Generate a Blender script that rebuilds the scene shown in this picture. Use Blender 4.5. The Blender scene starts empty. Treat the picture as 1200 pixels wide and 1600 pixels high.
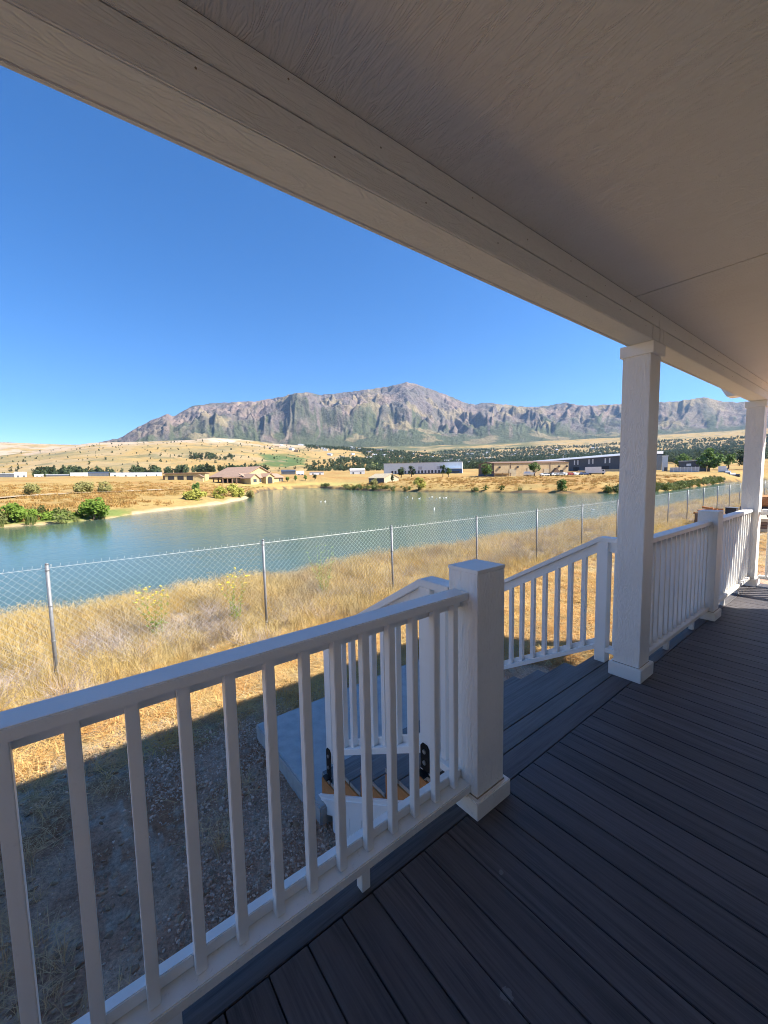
import bpy, bmesh, math, random
import numpy as np
from mathutils import Vector, Matrix

random.seed(7)
rng = np.random.default_rng(7)
SC = bpy.context.scene
COL = SC.collection

# ------------------------------------------------------------------ camera
PITCH, YAW, ROLL = math.radians(4.98), math.radians(52.09), math.radians(-1.092)
fw = Vector((math.cos(YAW) * math.cos(PITCH), math.sin(YAW) * math.cos(PITCH), -math.sin(PITCH)))
r0 = Vector((math.sin(YAW), -math.cos(YAW), 0))
u0 = r0.cross(fw)
rt = r0 * math.cos(ROLL) + u0 * math.sin(ROLL)
up = -r0 * math.sin(ROLL) + u0 * math.cos(ROLL)
cd = bpy.data.cameras.new("camera")
cam = bpy.data.objects.new("camera", cd)
COL.objects.link(cam)
cam.matrix_world = Matrix(((rt.x, up.x, -fw.x, 0), (rt.y, up.y, -fw.y, 0), (rt.z, up.z, -fw.z, 1.65), (0, 0, 0, 1)))
cd.sensor_fit = 'HORIZONTAL'
cd.sensor_width = 36
cd.lens = 622.7 / 1200 * 36
cd.clip_start = 0.02
cd.clip_end = 60000
SC.camera = cam

# ------------------------------------------------------------------ sky, sun, exposure
SUN_EL = math.radians(43)
SUN_AZ = math.radians(136.2)                       # clockwise from +Y
to_sun = Vector((math.sin(SUN_AZ) * math.cos(SUN_EL), math.cos(SUN_AZ) * math.cos(SUN_EL), math.sin(SUN_EL)))
W = bpy.data.worlds.new("World")
SC.world = W
W.use_nodes = True
wn = W.node_tree
bg = wn.nodes["Background"]
sky = wn.nodes.new("ShaderNodeTexSky")
sky.sky_type = 'NISHITA'
sky.sun_disc = False
sky.sun_elevation = SUN_EL
sky.sun_rotation = SUN_AZ
sky.altitude = 1300
sky.air_density = 1.0
sky.dust_density = 0.1
sky.ozone_density = 4.0
hsv_sky = wn.nodes.new("ShaderNodeHueSaturation")
hsv_sky.inputs["Saturation"].default_value = 1.30
hsv_sky.inputs["Hue"].default_value = 0.506
wn.links.new(sky.outputs[0], hsv_sky.inputs["Color"])
wn.links.new(hsv_sky.outputs[0], bg.inputs[0])
bg.inputs[1].default_value = 0.073
sd = bpy.data.lights.new("sun", 'SUN')
sd.energy = 4.6
sd.angle = math.radians(0.53)
sd.color = (1.0, 0.93, 0.82)
sun = bpy.data.objects.new("sun", sd)
COL.objects.link(sun)
sun.rotation_euler = (-to_sun).to_track_quat('-Z', 'Y').to_euler()
vs = SC.view_settings
vs.view_transform = 'Standard'
vs.look = 'None'
vs.gamma = 1
vs.use_curve_mapping = False
vs.exposure = 1.55
SC.render.engine = 'CYCLES'
SC.cycles.max_bounces = 10
SC.cycles.diffuse_bounces = 5
SC.cycles.use_adaptive_sampling = True
SC.cycles.adaptive_threshold = 0.02
SC.cycles.use_denoising = True
SC.cycles.filter_width = 1.0

# ------------------------------------------------------------------ mesh helpers
class MB:
    def __init__(s):
        s.v = []; s.f = []; s.m = []
    def add(s, vs_, fs, mi=0):
        n = len(s.v)
        s.v += [tuple(p) for p in vs_]
        s.f += [tuple(i + n for i in f) for f in fs]
        s.m += [mi] * len(fs)
        return s
    def box(s, x0, x1, y0, y1, z0, z1, mi=0):
        return s.add([(x0, y0, z0), (x1, y0, z0), (x1, y1, z0), (x0, y1, z0), (x0, y0, z1), (x1, y0, z1), (x1, y1, z1), (x0, y1, z1)],
                     [(0, 3, 2, 1), (4, 5, 6, 7), (0, 1, 5, 4), (1, 2, 6, 5), (2, 3, 7, 6), (3, 0, 4, 7)], mi)
    def prism(s, poly, axis, a, b, mi=0):
        """poly: 2D outline in the two other axes, in order; extruded along axis from a to b"""
        def P(p, t):
            return (t, p[0], p[1]) if axis == 'x' else (p[0], t, p[1]) if axis == 'y' else (p[0], p[1], t)
        n = len(poly)
        vs_ = [P(p, a) for p in poly] + [P(p, b) for p in poly]
        fs = [tuple(range(n)), tuple(range(2 * n - 1, n - 1, -1))] + [(i, i + n, (i + 1) % n + n, (i + 1) % n) for i in range(n)]
        return s.add(vs_, fs, mi)
    def tube(s, p0, p1, r, n=6, r1=None, mi=0):
        p0 = Vector(p0); p1 = Vector(p1); r1 = r if r1 is None else r1
        d = (p1 - p0).normalized()
        a = d.orthogonal().normalized(); b = d.cross(a)
        vs_ = []
        for c, q in ((p0, r), (p1, r1)):
            for k in range(n):
                t = 2 * math.pi * k / n
                vs_.append(c + a * (q * math.cos(t)) + b * (q * math.sin(t)))
        fs = [(k, (k + 1) % n, (k + 1) % n + n, k + n) for k in range(n)] + [tuple(range(n - 1, -1, -1)), tuple(range(n, 2 * n))]
        return s.add(vs_, fs, mi)
    def mesh(s, name, bevel=0, smooth=False, segs=2):
        me = bpy.data.meshes.new(name)
        me.from_pydata(s.v, [], s.f)
        bm = bmesh.new(); bm.from_mesh(me)
        bmesh.ops.recalc_face_normals(bm, faces=bm.faces)
        if bevel:
            bmesh.ops.bevel(bm, geom=[e for e in bm.edges], offset=bevel, segments=segs, affect='EDGES', clamp_overlap=True)
        bm.to_mesh(me); bm.free()
        if any(s.m) and not bevel:
            me.polygons.foreach_set("material_index", s.m)
        if smooth:
            me.polygons.foreach_set("use_smooth", [True] * len(me.polygons))
        return me

def empty(name, loc=(0, 0, 0), rz=0.0):
    o = bpy.data.objects.new(name, None)
    COL.objects.link(o)
    o.location = loc
    o.rotation_euler = (0, 0, rz)
    o.empty_display_size = 0.1
    return o

def link(name, me, mat, parent=None, loc=None, rot=None, scale=None, local=False):
    """one mesh object; a child of a root keeps world coordinates unless local"""
    o = bpy.data.objects.new(name, me)
    COL.objects.link(o)
    if mat is not None and len(me.materials) == 0:
        for m in (mat if isinstance(mat, (list, tuple)) else [mat]):
            me.materials.append(m)
    if loc is not None: o.location = loc
    if rot is not None: o.rotation_euler = rot
    if scale is not None: o.scale = scale
    if parent is not None:
        o.parent = parent
        if not local:
            off = Vector((0, 0, 0)); p = parent
            while p is not None:
                if p.type == 'EMPTY': off += p.location
                p = p.parent
            o.matrix_parent_inverse = Matrix.Translation(-off) if parent.type == 'EMPTY' else Matrix.Identity(4)
    return o

def tag(o, label=None, cat=None, group=None, kind=None):
    if label: o["label"] = label
    if cat: o["category"] = cat
    if group: o["group"] = group
    if kind: o["kind"] = kind
    return o

def copy_tree(o, parent=None):
    c = o.copy(); COL.objects.link(c); c.parent = parent
    for ch in list(o.children): copy_tree(ch, c)
    return c

def box(name, x0, x1, y0, y1, z0, z1, mat, parent=None, bevel=0.0):
    return link(name, MB().box(x0, x1, y0, y1, z0, z1).mesh(name, bevel), mat, parent)

# ------------------------------------------------------------------ numpy noise
def _hash(ix, iy, seed):
    h = (ix.astype(np.int64) * 374761393 + iy.astype(np.int64) * 668265263 + seed * 1442695041) & 0xFFFFFFFF
    h = ((h ^ (h >> 13)) * 1274126177) & 0xFFFFFFFF
    h = h ^ (h >> 16)
    return (h & 0xFFFFFF) / float(0xFFFFFF)
def vnoise(x, y, seed=0):
    x = np.asarray(x, float); y = np.asarray(y, float)
    ix = np.floor(x); iy = np.floor(y); fx = x - ix; fy = y - iy
    fx = fx * fx * (3 - 2 * fx); fy = fy * fy * (3 - 2 * fy)
    a = _hash(ix, iy, seed); b = _hash(ix + 1, iy, seed); c = _hash(ix, iy + 1, seed); d = _hash(ix + 1, iy + 1, seed)
    return (a * (1 - fx) + b * fx) * (1 - fy) + (c * (1 - fx) + d * fx) * fy
def fbm(x, y, oct_=4, seed=0, gain=0.5, ridged=False):
    t = 0; a = 1; n = 0
    for i in range(oct_):
        v = vnoise(x * 2 ** i, y * 2 ** i, seed + i * 17)
        if ridged: v = 1 - np.abs(2 * v - 1)
        t = t + a * v; n += a; a *= gain
    return t / n
def sstep(a, b, x):
    t = np.clip((np.asarray(x, float) - a) / (b - a), 0, 1)
    return t * t * (3 - 2 * t)

# ------------------------------------------------------------------ materials
class NT:
    def __init__(s, name):
        s.mat = bpy.data.materials.new(name)
        s.mat.use_nodes = True
        s.t = s.mat.node_tree
        s.b = s.t.nodes["Principled BSDF"]
        s.out = s.t.nodes["Material Output"]
    def n(s, typ, **kw):
        nd = s.t.nodes.new("ShaderNode" + typ)
        for k, v in kw.items():
            if k.startswith("i_"):
                nd.inputs[k[2:].replace("_", " ")].default_value = v
            else: setattr(nd, k, v)
        return nd
    def l(s, a, b): s.t.links.new(a, b)
    def coords(s, scale=(1, 1, 1), rand=True, world=False):
        if world:
            src = s.n("NewGeometry").outputs["Position"]
        else:
            src = s.n("TexCoord").outputs["Object"]
            if rand:
                oi = s.n("ObjectInfo"); mul = s.n("Math", operation='MULTIPLY'); mul.inputs[1].default_value = 37.0
                s.l(oi.outputs["Random"], mul.inputs[0])
                ad = s.n("VectorMath", operation='ADD'); s.l(src, ad.inputs[0]); s.l(mul.outputs[0], ad.inputs[1]); src = ad.outputs[0]
        mp = s.n("Mapping"); mp.inputs["Scale"].default_value = scale; s.l(src, mp.inputs[0])
        return mp.outputs[0]
    def noise(s, vec, scale, detail=4, rough=0.55, dist=0.0):
        nd = s.n("TexNoise"); nd.inputs["Scale"].default_value = scale; nd.inputs["Detail"].default_value = detail
        nd.inputs["Roughness"].default_value = rough; nd.inputs["Distortion"].default_value = dist
        s.l(vec, nd.inputs["Vector"]); return nd.outputs["Fac"]
    def ramp(s, fac, stops):
        r = s.n("ValToRGB"); e = r.color_ramp.elements
        while len(e) < len(stops): e.new(0.5)
        for k, (p, c) in enumerate(stops):
            e[k].position = p; e[k].color = (c[0], c[1], c[2], 1) if not isinstance(c, float) else (c, c, c, 1)
        s.l(fac, r.inputs[0]); return r.outputs[0]
    def mix(s, fac, a, b, blend='MIX'):
        m = s.n("Mix", data_type='RGBA', blend_type=blend)
        if isinstance(fac, (int, float)): m.inputs[0].default_value = fac
        else: s.l(fac, m.inputs[0])
        for sock, v in ((m.inputs[6], a), (m.inputs[7], b)):
            if isinstance(v, tuple): sock.default_value = (*v, 1)
            else: s.l(v, sock)
        return m.outputs[2]
    def math(s, op, a, b=None, clamp=False):
        m = s.n("Math", operation=op); m.use_clamp = clamp
        for i, v in enumerate((a, b)):
            if v is None: continue
            if isinstance(v, (int, float)): m.inputs[i].default_value = v
            else: s.l(v, m.inputs[i])
        return m.outputs[0]
    def color(s, c):
        if isinstance(c, tuple): s.b.inputs["Base Color"].default_value = (*c, 1)
        else: s.l(c, s.b.inputs["Base Color"])
        return s
    def rough(s, r, spec=None):
        if isinstance(r, (int, float)): s.b.inputs["Roughness"].default_value = r
        else: s.l(r, s.b.inputs["Roughness"])
        if spec is not None: s.b.inputs["Specular IOR Level"].default_value = spec
        return s
    def bump(s, h, strength=0.5, dist=0.01):
        bp = s.n("Bump"); bp.inputs["Strength"].default_value = strength; bp.inputs["Distance"].default_value = dist
        s.l(h, bp.inputs["Height"]); s.l(bp.outputs[0], s.b.inputs["Normal"]); return s

def paint(name, c, dirt=0.5, rough=0.5, axis=None, emboss=0.0, broad=0.4):
    t = NT(name)
    v = t.coords()
    w = t.noise(v, 3.0, 5, 0.6)
    sp = t.noise(v, 60.0, 3, 0.6)
    base = t.mix(t.math('MULTIPLY', t.ramp(w, [(0.45, 0.0), (0.75, 1.0)]), dirt * 0.5), c, tuple(x * k for x, k in zip(c, (0.80, 0.77, 0.70))))
    base = t.mix(t.math('MULTIPLY', t.ramp(sp, [(0.62, 0.0), (0.72, 1.0)]), dirt * 0.35), base, tuple(x * 0.72 for x in c))
    t.color(base).rough(rough, 0.35)
    if axis:
        sc = {'x': (6, 30, 30), 'y': (30, 6, 30), 'z': (30, 30, 6)}[axis]
        g = t.coords(sc)
        n1 = t.noise(g, 4.5, 4, 0.6, 0.5)
        sc2 = tuple(x * 0.30 for x in sc)
        n2 = t.noise(t.coords(sc2), 2.4, 2, 0.5, 0.9)
        rg = t.math('SINE', t.math('MULTIPLY', n2, 50.0))
        sc3 = tuple(x * 0.12 for x in sc)
        n3 = t.noise(t.coords(sc3), 3.0, 2, 0.5, 0.6)
        h = t.math('ADD', t.math('ADD', n1, t.math('MULTIPLY', rg, 0.30)), t.math('MULTIPLY', n3, broad))
        t.bump(h, emboss, 0.005)
    else:
        t.bump(t.noise(v, 90.0, 2), 0.08, 0.002)
    return t.mat

M_trim = paint("white_trim_paint", (0.87, 0.86, 0.83), 0.5, 0.42)
M_shoe = paint("weathered_bottom_rail_paint", (0.84, 0.82, 0.77), 1.5, 0.5)
M_shaft = paint("white_embossed_paint", (0.87, 0.855, 0.82), 0.4, 0.5, 'z', 0.5, 0.1)
M_beam = paint("beam_paint", (0.80, 0.78, 0.725), 0.35, 0.55, 'x', 0.5, 0.12)
M_ceil = paint("ceiling_panel_paint", (0.80, 0.775, 0.71), 0.3, 0.55, 'y', 0.65, 0.6)
M_skirt = paint("stair_skirt_paint", (0.82, 0.82, 0.81), 0.2, 0.4)
M_siding = paint("house_siding_paint", (0.60, 0.58, 0.54), 0.3, 0.5, 'x', 0.4)

def composite(name, c1, c2, axis, rough=0.55):
    t = NT(name)
    sc = {'x': (1.4, 34, 34), 'y': (34, 1.4, 34)}[axis]
    g = t.coords(sc)
    n1 = t.noise(g, 2.6, 4, 0.62, 0.8)
    n2 = t.noise(t.coords(tuple(x * 0.3 for x in sc)), 2.0, 3, 0.5, 1.5)
    col = t.mix(t.ramp(n1, [(0.36, 0.0), (0.66, 1.0)]), c1, c2)
    col = t.mix(t.math('MULTIPLY', t.ramp(n2, [(0.35, 0.0), (0.7, 1.0)]), 0.55), col, tuple(x * 1.5 for x in c2))
    oi = t.n("ObjectInfo")
    col = t.mix(t.math('MULTIPLY', oi.outputs["Random"], 0.35), col, tuple(x * 0.62 for x in c1))
    # pale scuffs where something was dragged
    geo = t.n("NewGeometry")
    wn_ = t.noise(t.coords((1, 1, 1), world=True), 90.0, 4, 0.7)
    for p, rad in (((0.98, 0.67, 0), 0.022), ((1.30, 0.92, 0), 0.012)):
        dn = t.n("VectorMath", operation='DISTANCE'); t.l(geo.outputs["Position"], dn.inputs[0]); dn.inputs[1].default_value = p
        k = t.math('LESS_THAN', t.math('ADD', dn.outputs["Value"], t.math('MULTIPLY', wn_, 0.03)), rad + 0.013)
        col = t.mix(t.math('MULTIPLY', k, 0.4), col, (0.30, 0.31, 0.33))
    dust = t.noise(t.coords((1, 1, 1), world=True), 2.3, 6, 0.65)
    col = t.mix(t.math('MULTIPLY', t.ramp(dust, [(0.5, 0.0), (0.85, 1.0)]), 0.22), col, (0.16, 0.16, 0.17))
    t.color(col).rough(t.ramp(n1, [(0.3, 0.50), (0.7, 0.66)]), 0.35)
    t.bump(n1, 0.45, 0.003)
    return t.mat
M_deck_y = composite("composite_deck_crosswise", (0.052, 0.048, 0.053), (0.112, 0.102, 0.110), 'y')
M_deck_x = composite("composite_deck_lengthwise", (0.060, 0.056, 0.060), (0.150, 0.142, 0.148), 'x')
M_tread = composite("composite_tread_grey", (0.095, 0.096, 0.098), (0.20, 0.20, 0.20), 'x')

def simple(name, c1, c2, scale=8, rough=0.7, bump=0.0, bd=0.01, metal=0.0, detail=5, spec=0.3, rnd=0.0):
    t = NT(name)
    n1 = t.noise(t.coords(), scale, detail, 0.6)
    col = t.mix(t.ramp(n1, [(0.32, 0.0), (0.68, 1.0)]), c1, c2)
    if rnd:
        oi = t.n("ObjectInfo")
        col = t.mix(t.math('MULTIPLY', oi.outputs["Random"], rnd), col, tuple(x * 0.5 for x in c1))
    t.color(col).rough(rough, spec)
    t.b.inputs["Metallic"].default_value = metal
    if bump: t.bump(n1, bump, bd)
    return t.mat
M_lumber = simple("raw_treated_lumber", (0.42, 0.17, 0.055), (0.52, 0.23, 0.085), 14, 0.75, 0.3, 0.004)
M_conc = simple("concrete", (0.34, 0.335, 0.325), (0.45, 0.44, 0.42), 9, 0.85, 0.35, 0.004, detail=8)
M_black = simple("black_bracket_metal", (0.010, 0.010, 0.011), (0.02, 0.02, 0.02), 30, 0.45, 0, 0, 0.2)
M_bolt = simple("silver_bolt", (0.6, 0.6, 0.6), (0.75, 0.75, 0.75), 30, 0.3, 0, 0, 0.9)
M_galv = simple("galvanised_steel", (0.19, 0.20, 0.215), (0.28, 0.295, 0.31), 30, 0.45, 0.1, 0.002, 0.3)
M_wire = simple("galvanised_wire", (0.46, 0.48, 0.50), (0.58, 0.60, 0.62), 30, 0.45, 0, 0, 0.2)
M_shadowgap = simple("dark_framing", (0.03, 0.028, 0.026), (0.05, 0.045, 0.04), 6, 0.9)
M_roof = simple("roof_shingle", (0.16, 0.15, 0.14), (0.24, 0.22, 0.20), 20, 0.9, 0.5, 0.01)

# ================================================================== TERRAIN
LAKE_Z = -3.0
SHORE = [(-140, 14), (-140, 40), (-80, 50), (-40, 56), (-20, 59), (-6.4, 59), (-1, 59.2), (3.5, 62.7), (5.9, 66.5), (10.6, 70.6), (16.3, 75.8), (23.7, 82.4),
         (31.4, 94), (37.7, 105.3), (41, 118), (49, 133.6), (61.8, 160.9), (74, 177), (87.4, 184.7), (99, 180), (92, 160), (87, 140), (84.2, 123.5), (82.6, 108),
         (84.1, 94.6), (86.2, 84), (87.3, 76), (90.3, 68), (89.9, 61.2), (92.6, 55), (92.1, 48.6), (97, 39.2), (115, 34.1), (140, 36), (204, 41), (260, 38), (290, 20), (290, 14)]
def shore_dist(x, y):
    """signed distance to the lake shore, positive on land"""
    x = np.asarray(x, float); y = np.asarray(y, float)
    P = np.array(SHORE, float); Q = np.roll(P, -1, axis=0)
    d2 = np.full(x.shape, 1e18); inside = np.zeros(x.shape, bool)
    for (ax, ay), (bx, by) in zip(P, Q):
        ex, ey = bx - ax, by - ay
        t = np.clip(((x - ax) * ex + (y - ay) * ey) / (ex * ex + ey * ey), 0, 1)
        d2 = np.minimum(d2, (x - ax - t * ex) ** 2 + (y - ay - t * ey) ** 2)
        c = ((ay > y) != (by > y)) & (x < (bx - ax) * (y - ay) / (by - ay + 1e-12) + ax)
        inside ^= c
    d = np.sqrt(d2)
    return np.where(inside, -d, d)

HILL = [(103.94,1.46),(98.43,2.28),(95.66,2.90),(92.62,3.44),(87.48,4.52),(84.34,4.84),(80.97,5.09),(75.10,5.39),(71.95,5.36),(67.86,4.88),(62.71,4.54),(55.56,4.02),(50.10,3.57),(42.89,2.59),(37.65,1.82)]
HB = np.array([h[0] for h in HILL][::-1]); HE = np.array([h[1] for h in HILL][::-1])
HILL_R = 1900.0
def ground_z(x, y, fine=True):
    x = np.asarray(x, float); y = np.asarray(y, float)
    r = np.hypot(x, y); b = np.degrees(np.arctan2(y, x))
    s = shore_dist(x, y)
    wob = (fbm(x * 0.22, y * 0.22, 3, 5) - 0.5) * np.clip(r / 60, 0.2, 1) * 2.0
    s = s + np.where(y > 14, wob, 0)
    yard = np.interp(y, [-60, 4.4, 7.2, 10.6, 12.0, 14.5, 16], [-1.0, -1.05, -1.30, -1.32, -1.7, -3.1, -3.3])
    yard = yard + np.interp(x, [5, 20, 45], [0, 0.0, 0.17]) * (y < 12)
    plain = np.interp(r, [0, 60, 130, 200, 350, 500, 1000, 2000, 3500, 6000], [-2.2, -2.1, -0.75, 1.2, 4.9, 8.7, 24, 85, 265, 420])
    T = 1.65 + np.tan(np.radians(np.interp(b, HB, HE))) * HILL_R
    hs = np.interp(r, [550, 1000, 1500, HILL_R, 2300, 3500], [0.05, 0.27, 0.70, 1.0, 1.0, 0.85])
    hill = T * hs * sstep(500, 900, r)
    hw = sstep(36, 40, b) * (1 - sstep(112, 130, b))
    plain = np.where(r > 500, np.maximum(plain, hill * hw), plain)
    amp = np.clip(r / 900, 0, 1) ** 1.3
    plain = plain + (fbm(x / 260, y / 260, 4, 3) - 0.5) * 16 * amp + (fbm(x / 60, y / 60, 3, 31) - 0.5) * 5 * amp
    # the hill crest keeps its outline
    bankw = np.where(x > 78, 11.0, 9.0) + np.interp(y, [105, 150], [0, 40])
    k = 0.30 * sstep(-0.4, 1.3, s) + 0.70 * sstep(-0.1, 1, s / bankw)
    far = -3.25 + (plain + 3.25) * np.clip(k, 0, 1)
    lakebed = -3.25 - np.clip(-s * 0.25, 0, 2)
    far = np.where(s < -0.5, np.minimum(far, lakebed), far)
    near_w = (1 - sstep(12.5, 15.5, y)) * (1 - sstep(260, 320, np.abs(x)))
    z = yard * near_w + far * (1 - near_w)
    if fine:
        a = np.where(r < 60, 1, 0)
        z = z + a * ((fbm(x * 1.3, y * 1.3, 3, 11) - 0.5) * 0.07 + (fbm(x * 9, y * 9, 3, 21) - 0.5) * 0.030)
        z = z + np.where((r >= 50) & (s > 3), (fbm(x * 0.5, y * 0.5, 3, 41) - 0.5) * 0.35, 0)
    return z
def gz(x, y): return float(ground_z(np.array([x]), np.array([y]), False)[0])

def polar(b, r, dz=0.0):
    """bearing in degrees (from the porch's long axis) and distance -> a spot on the ground"""
    x = r * math.cos(math.radians(b)); y = r * math.sin(math.radians(b))
    return Vector((x, y, gz(x, y) + dz))

def build_ground():
    b = np.concatenate([np.arange(-10, 110, 0.16), np.arange(110, 350, 4.0)])
    rr = [0.25]
    while rr[-1] < 3900: rr.append(rr[-1] * 1.0125 + 0.012)
    rr = np.array(rr)
    nb, nr = len(b), len(rr)
    B, R = np.meshgrid(np.radians(b), rr, indexing='ij')
    X = (R * np.cos(B)).ravel(); Y = (R * np.sin(B)).ravel()
    Z = ground_z(X, Y)
    V = np.stack([X, Y, Z], 1)
    i = np.arange(nb)[:, None] * nr + np.arange(nr - 1)[None, :]
    j = (np.arange(nb) + 1) % nb
    j = j[:, None] * nr + np.arange(nr - 1)[None, :]
    F = np.stack([i, i + 1, j + 1, j], -1).reshape(-1, 4)
    me = bpy.data.meshes.new("ground")
    me.vertices.add(len(V)); me.vertices.foreach_set("co", V.ravel())
    me.loops.add(F.size); me.loops.foreach_set("vertex_index", F.ravel().astype(np.int32))
    me.polygons.add(len(F)); me.polygons.foreach_set("loop_start", np.arange(0, F.size, 4, dtype=np.int32))
    me.polygons.foreach_set("use_smooth", np.ones(len(F), bool))
    me.update()
    # what the ground is made of, place by place
    s = shore_dist(X, Y); r = np.hypot(X, Y); bd = np.degrees(np.arctan2(Y, X))
    def L(a, c, w): return a * (1 - w[:, None]) + np.array(c) * w[:, None]
    C = np.tile(np.array([0.36, 0.245, 0.092]), (len(X), 1))                         # dry grass
    nA = fbm(X / 22, Y / 22, 4, 61); nB = fbm(X / 5, Y / 5, 3, 62)
    C = L(C, (0.33, 0.19, 0.068), sstep(0.45, 0.62, nA) * 0.8)
    C = L(C, (0.30, 0.24, 0.10), sstep(0.52, 0.66, nB) * 0.5)
    farw = sstep(500, 1100, r)
    nC = fbm(X / 170, Y / 170, 5, 63); nD = fbm(X / 40, Y / 40, 4, 64)
    C = L(C, (0.35, 0.245, 0.100), farw * 0.85)
    C = L(C, (0.21, 0.19, 0.10), farw * sstep(0.56, 0.66, nC) * 0.55)
    C = L(C, (0.34, 0.27, 0.17), farw * sstep(0.50, 0.60, fbm(X / 90, Y / 90, 4, 65)) * 0.5)
    C = L(C, (0.12, 0.13, 0.07), farw * sstep(0.60, 0.68, nD) * 0.6)
    hillcap = sstep(1450, 1750, r) * sstep(60, 66, bd)
    C = L(C, (0.42, 0.33, 0.24), hillcap * sstep(0.44, 0.52, fbm(X / 70, Y / 120, 4, 66)) * 0.9)
    pit = sstep(1600, 1750, r) * np.exp(-((bd - 73.5) / 1.7) ** 2)
    C = L(C, (0.52, 0.44, 0.33), np.clip(pit * 1.3, 0, 1) * sstep(0.35, 0.5, nD))
    eb = (fbm(X / 45, Y / 45, 3, 68) - 0.5)
    orch = sstep(0.30, 0.42, fbm(X / 30, Y / 30, 3, 69)) * sstep(820, 860, r + eb * 120) * (1 - sstep(1200, 1290, r + eb * 160)) * sstep(62.3, 63.4, bd + eb * 3) * (1 - sstep(68.5, 69.6, bd + eb * 3))
    C = L(C, (0.075, 0.13, 0.045), orch * 0.9)
    fs = sstep(1900, 2500, r) * sstep(30.0, 33.0, bd) * (1 - sstep(55, 60, bd)) * sstep(0.36, 0.5, fbm(X / 150, Y / 150, 4, 70))
    C = L(C, (0.080, 0.098, 0.048), fs * 0.85)
    lawn = sstep(760, 800, r) * (1 - sstep(1000, 1050, r)) * sstep(51.0, 51.4, bd) * (1 - sstep(53.6, 54, bd))
    C = L(C, (0.26, 0.30, 0.10), lawn * 0.9)
    # shore: pale sand on the spit, dark wet soil on the far bank
    sw = s + (fbm(X / 3, Y / 3, 3, 67) - 0.5) * 2.4 + np.where(bd > 84.5, 0.8, 0)
    sandy = (X < 45) & (Y > 30)
    C = np.where((sandy & (s > -3))[:, None], L(C, (0.46, 0.35, 0.21), (1 - sstep(0.7, 1.9, sw))), C)
    dark = (X >= 45) & (Y > 20)
    C = np.where((dark & (s > -3))[:, None], L(C, (0.10, 0.075, 0.05), (1 - sstep(0.2, 1.3, sw)) * sstep(0.3, 0.5, nB)), C)
    C = np.where(sandy[:, None], L(C, (0.13, 0.20, 0.05), sstep(83.5, 86.5, bd + (nB - 0.5) * 3) * sstep(1.2, 2.2, sw) * (1 - sstep(4, 6, sw)) * 0.8), C)
    far_bay = (Y > 140) & (X > 60)
    C = np.where(far_bay[:, None], L(C, (0.36, 0.36, 0.12), (1 - sstep(8, 22, s)) * sstep(2, 5, s) * 0.6), C)
    # the yard: grey soil by the porch, gravel by the slab, trodden straw beyond
    yw = (Y < 14) & (r < 60)
    n1 = fbm(X * 1.1, Y * 1.1, 4, 71); n2 = fbm(X * 4.5, Y * 4.5, 3, 72); n3 = fbm(X * 14, Y * 14, 3, 73)
    soil = L(np.tile(np.array([0.45, 0.255, 0.165]), (len(X), 1)), (0.57, 0.37, 0.255), sstep(0.35, 0.65, n2))
    soil = L(soil, (0.34, 0.15, 0.075), sstep(0.50, 0.62, n1) * 0.85)
    soil = L(soil, (0.50, 0.42, 0.33), sstep(0.58, 0.70, n3) * 0.5)
    straw = L(np.tile(np.array([0.40, 0.30, 0.15]), (len(X), 1)), (0.30, 0.235, 0.155), sstep(0.5, 0.62, n2))
    straw = L(straw, (0.46, 0.42, 0.36), sstep(0.55, 0.66, n1) * sstep(0.48, 0.6, n3) * 0.8)
    yardc = L(soil, (0, 0, 0), np.zeros(len(X)))
    wst = sstep(4.0, 5.2, Y + (n1 - 0.5) * 2.0 + np.clip(X - 3.5, 0, 2) * 1.2)
    yardc = soil * (1 - wst[:, None]) + straw * wst[:, None]
    C = np.where(yw[:, None], yardc, C)
    at = me.color_attributes.new("col", 'FLOAT_COLOR', 'POINT')
    at.data.foreach_set("color", np.concatenate([C, np.ones((len(C), 1))], 1).ravel())
    t = NT("ground_cover")
    a = t.n("Attribute", attribute_name="col")
    v = t.coords((1, 1, 1), world=True)
    cam_r = t.n("VectorMath", operation='LENGTH'); t.l(v, cam_r.inputs[0])
    nearw = t.ramp(t.math('DIVIDE', cam_r.outputs["Value"], 400.0), [(0.02, 1.0), (0.25, 0.0)])
    fine = t.noise(v, 38, 8, 0.8); mid = t.noise(v, 1.7, 5, 0.65); big = t.noise(v, 0.05, 6, 0.7)
    var = t.math('ADD', t.math('MULTIPLY', t.math('SUBTRACT', fine, 0.5), t.math('MULTIPLY', nearw, 2.6)),
                 t.math('ADD', t.math('MULTIPLY', t.math('SUBTRACT', mid, 0.5), 0.9), t.math('MULTIPLY', t.math('SUBTRACT', big, 0.5), 0.7)))
    hsv = t.n("HueSaturation"); t.l(a.outputs["Color"], hsv.inputs["Color"]); t.l(t.math('MAXIMUM', t.math('ADD', var, 1.0), 0.12), hsv.inputs["Value"])
    t.color(hsv.outputs[0]).rough(0.95, 0.1)
    clod = t.noise(v, 11, 6, 0.75)
    t.bump(t.math('ADD', t.math('ADD', t.math('MULTIPLY', fine, 0.35), t.math('MULTIPLY', clod, 0.6)), mid), 0.9, 0.06)
    o = link("ground", me, t.mat)
    tag(o, "dry sandy ground rising from the lake to the foothills", kind="structure")
build_ground()

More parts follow.
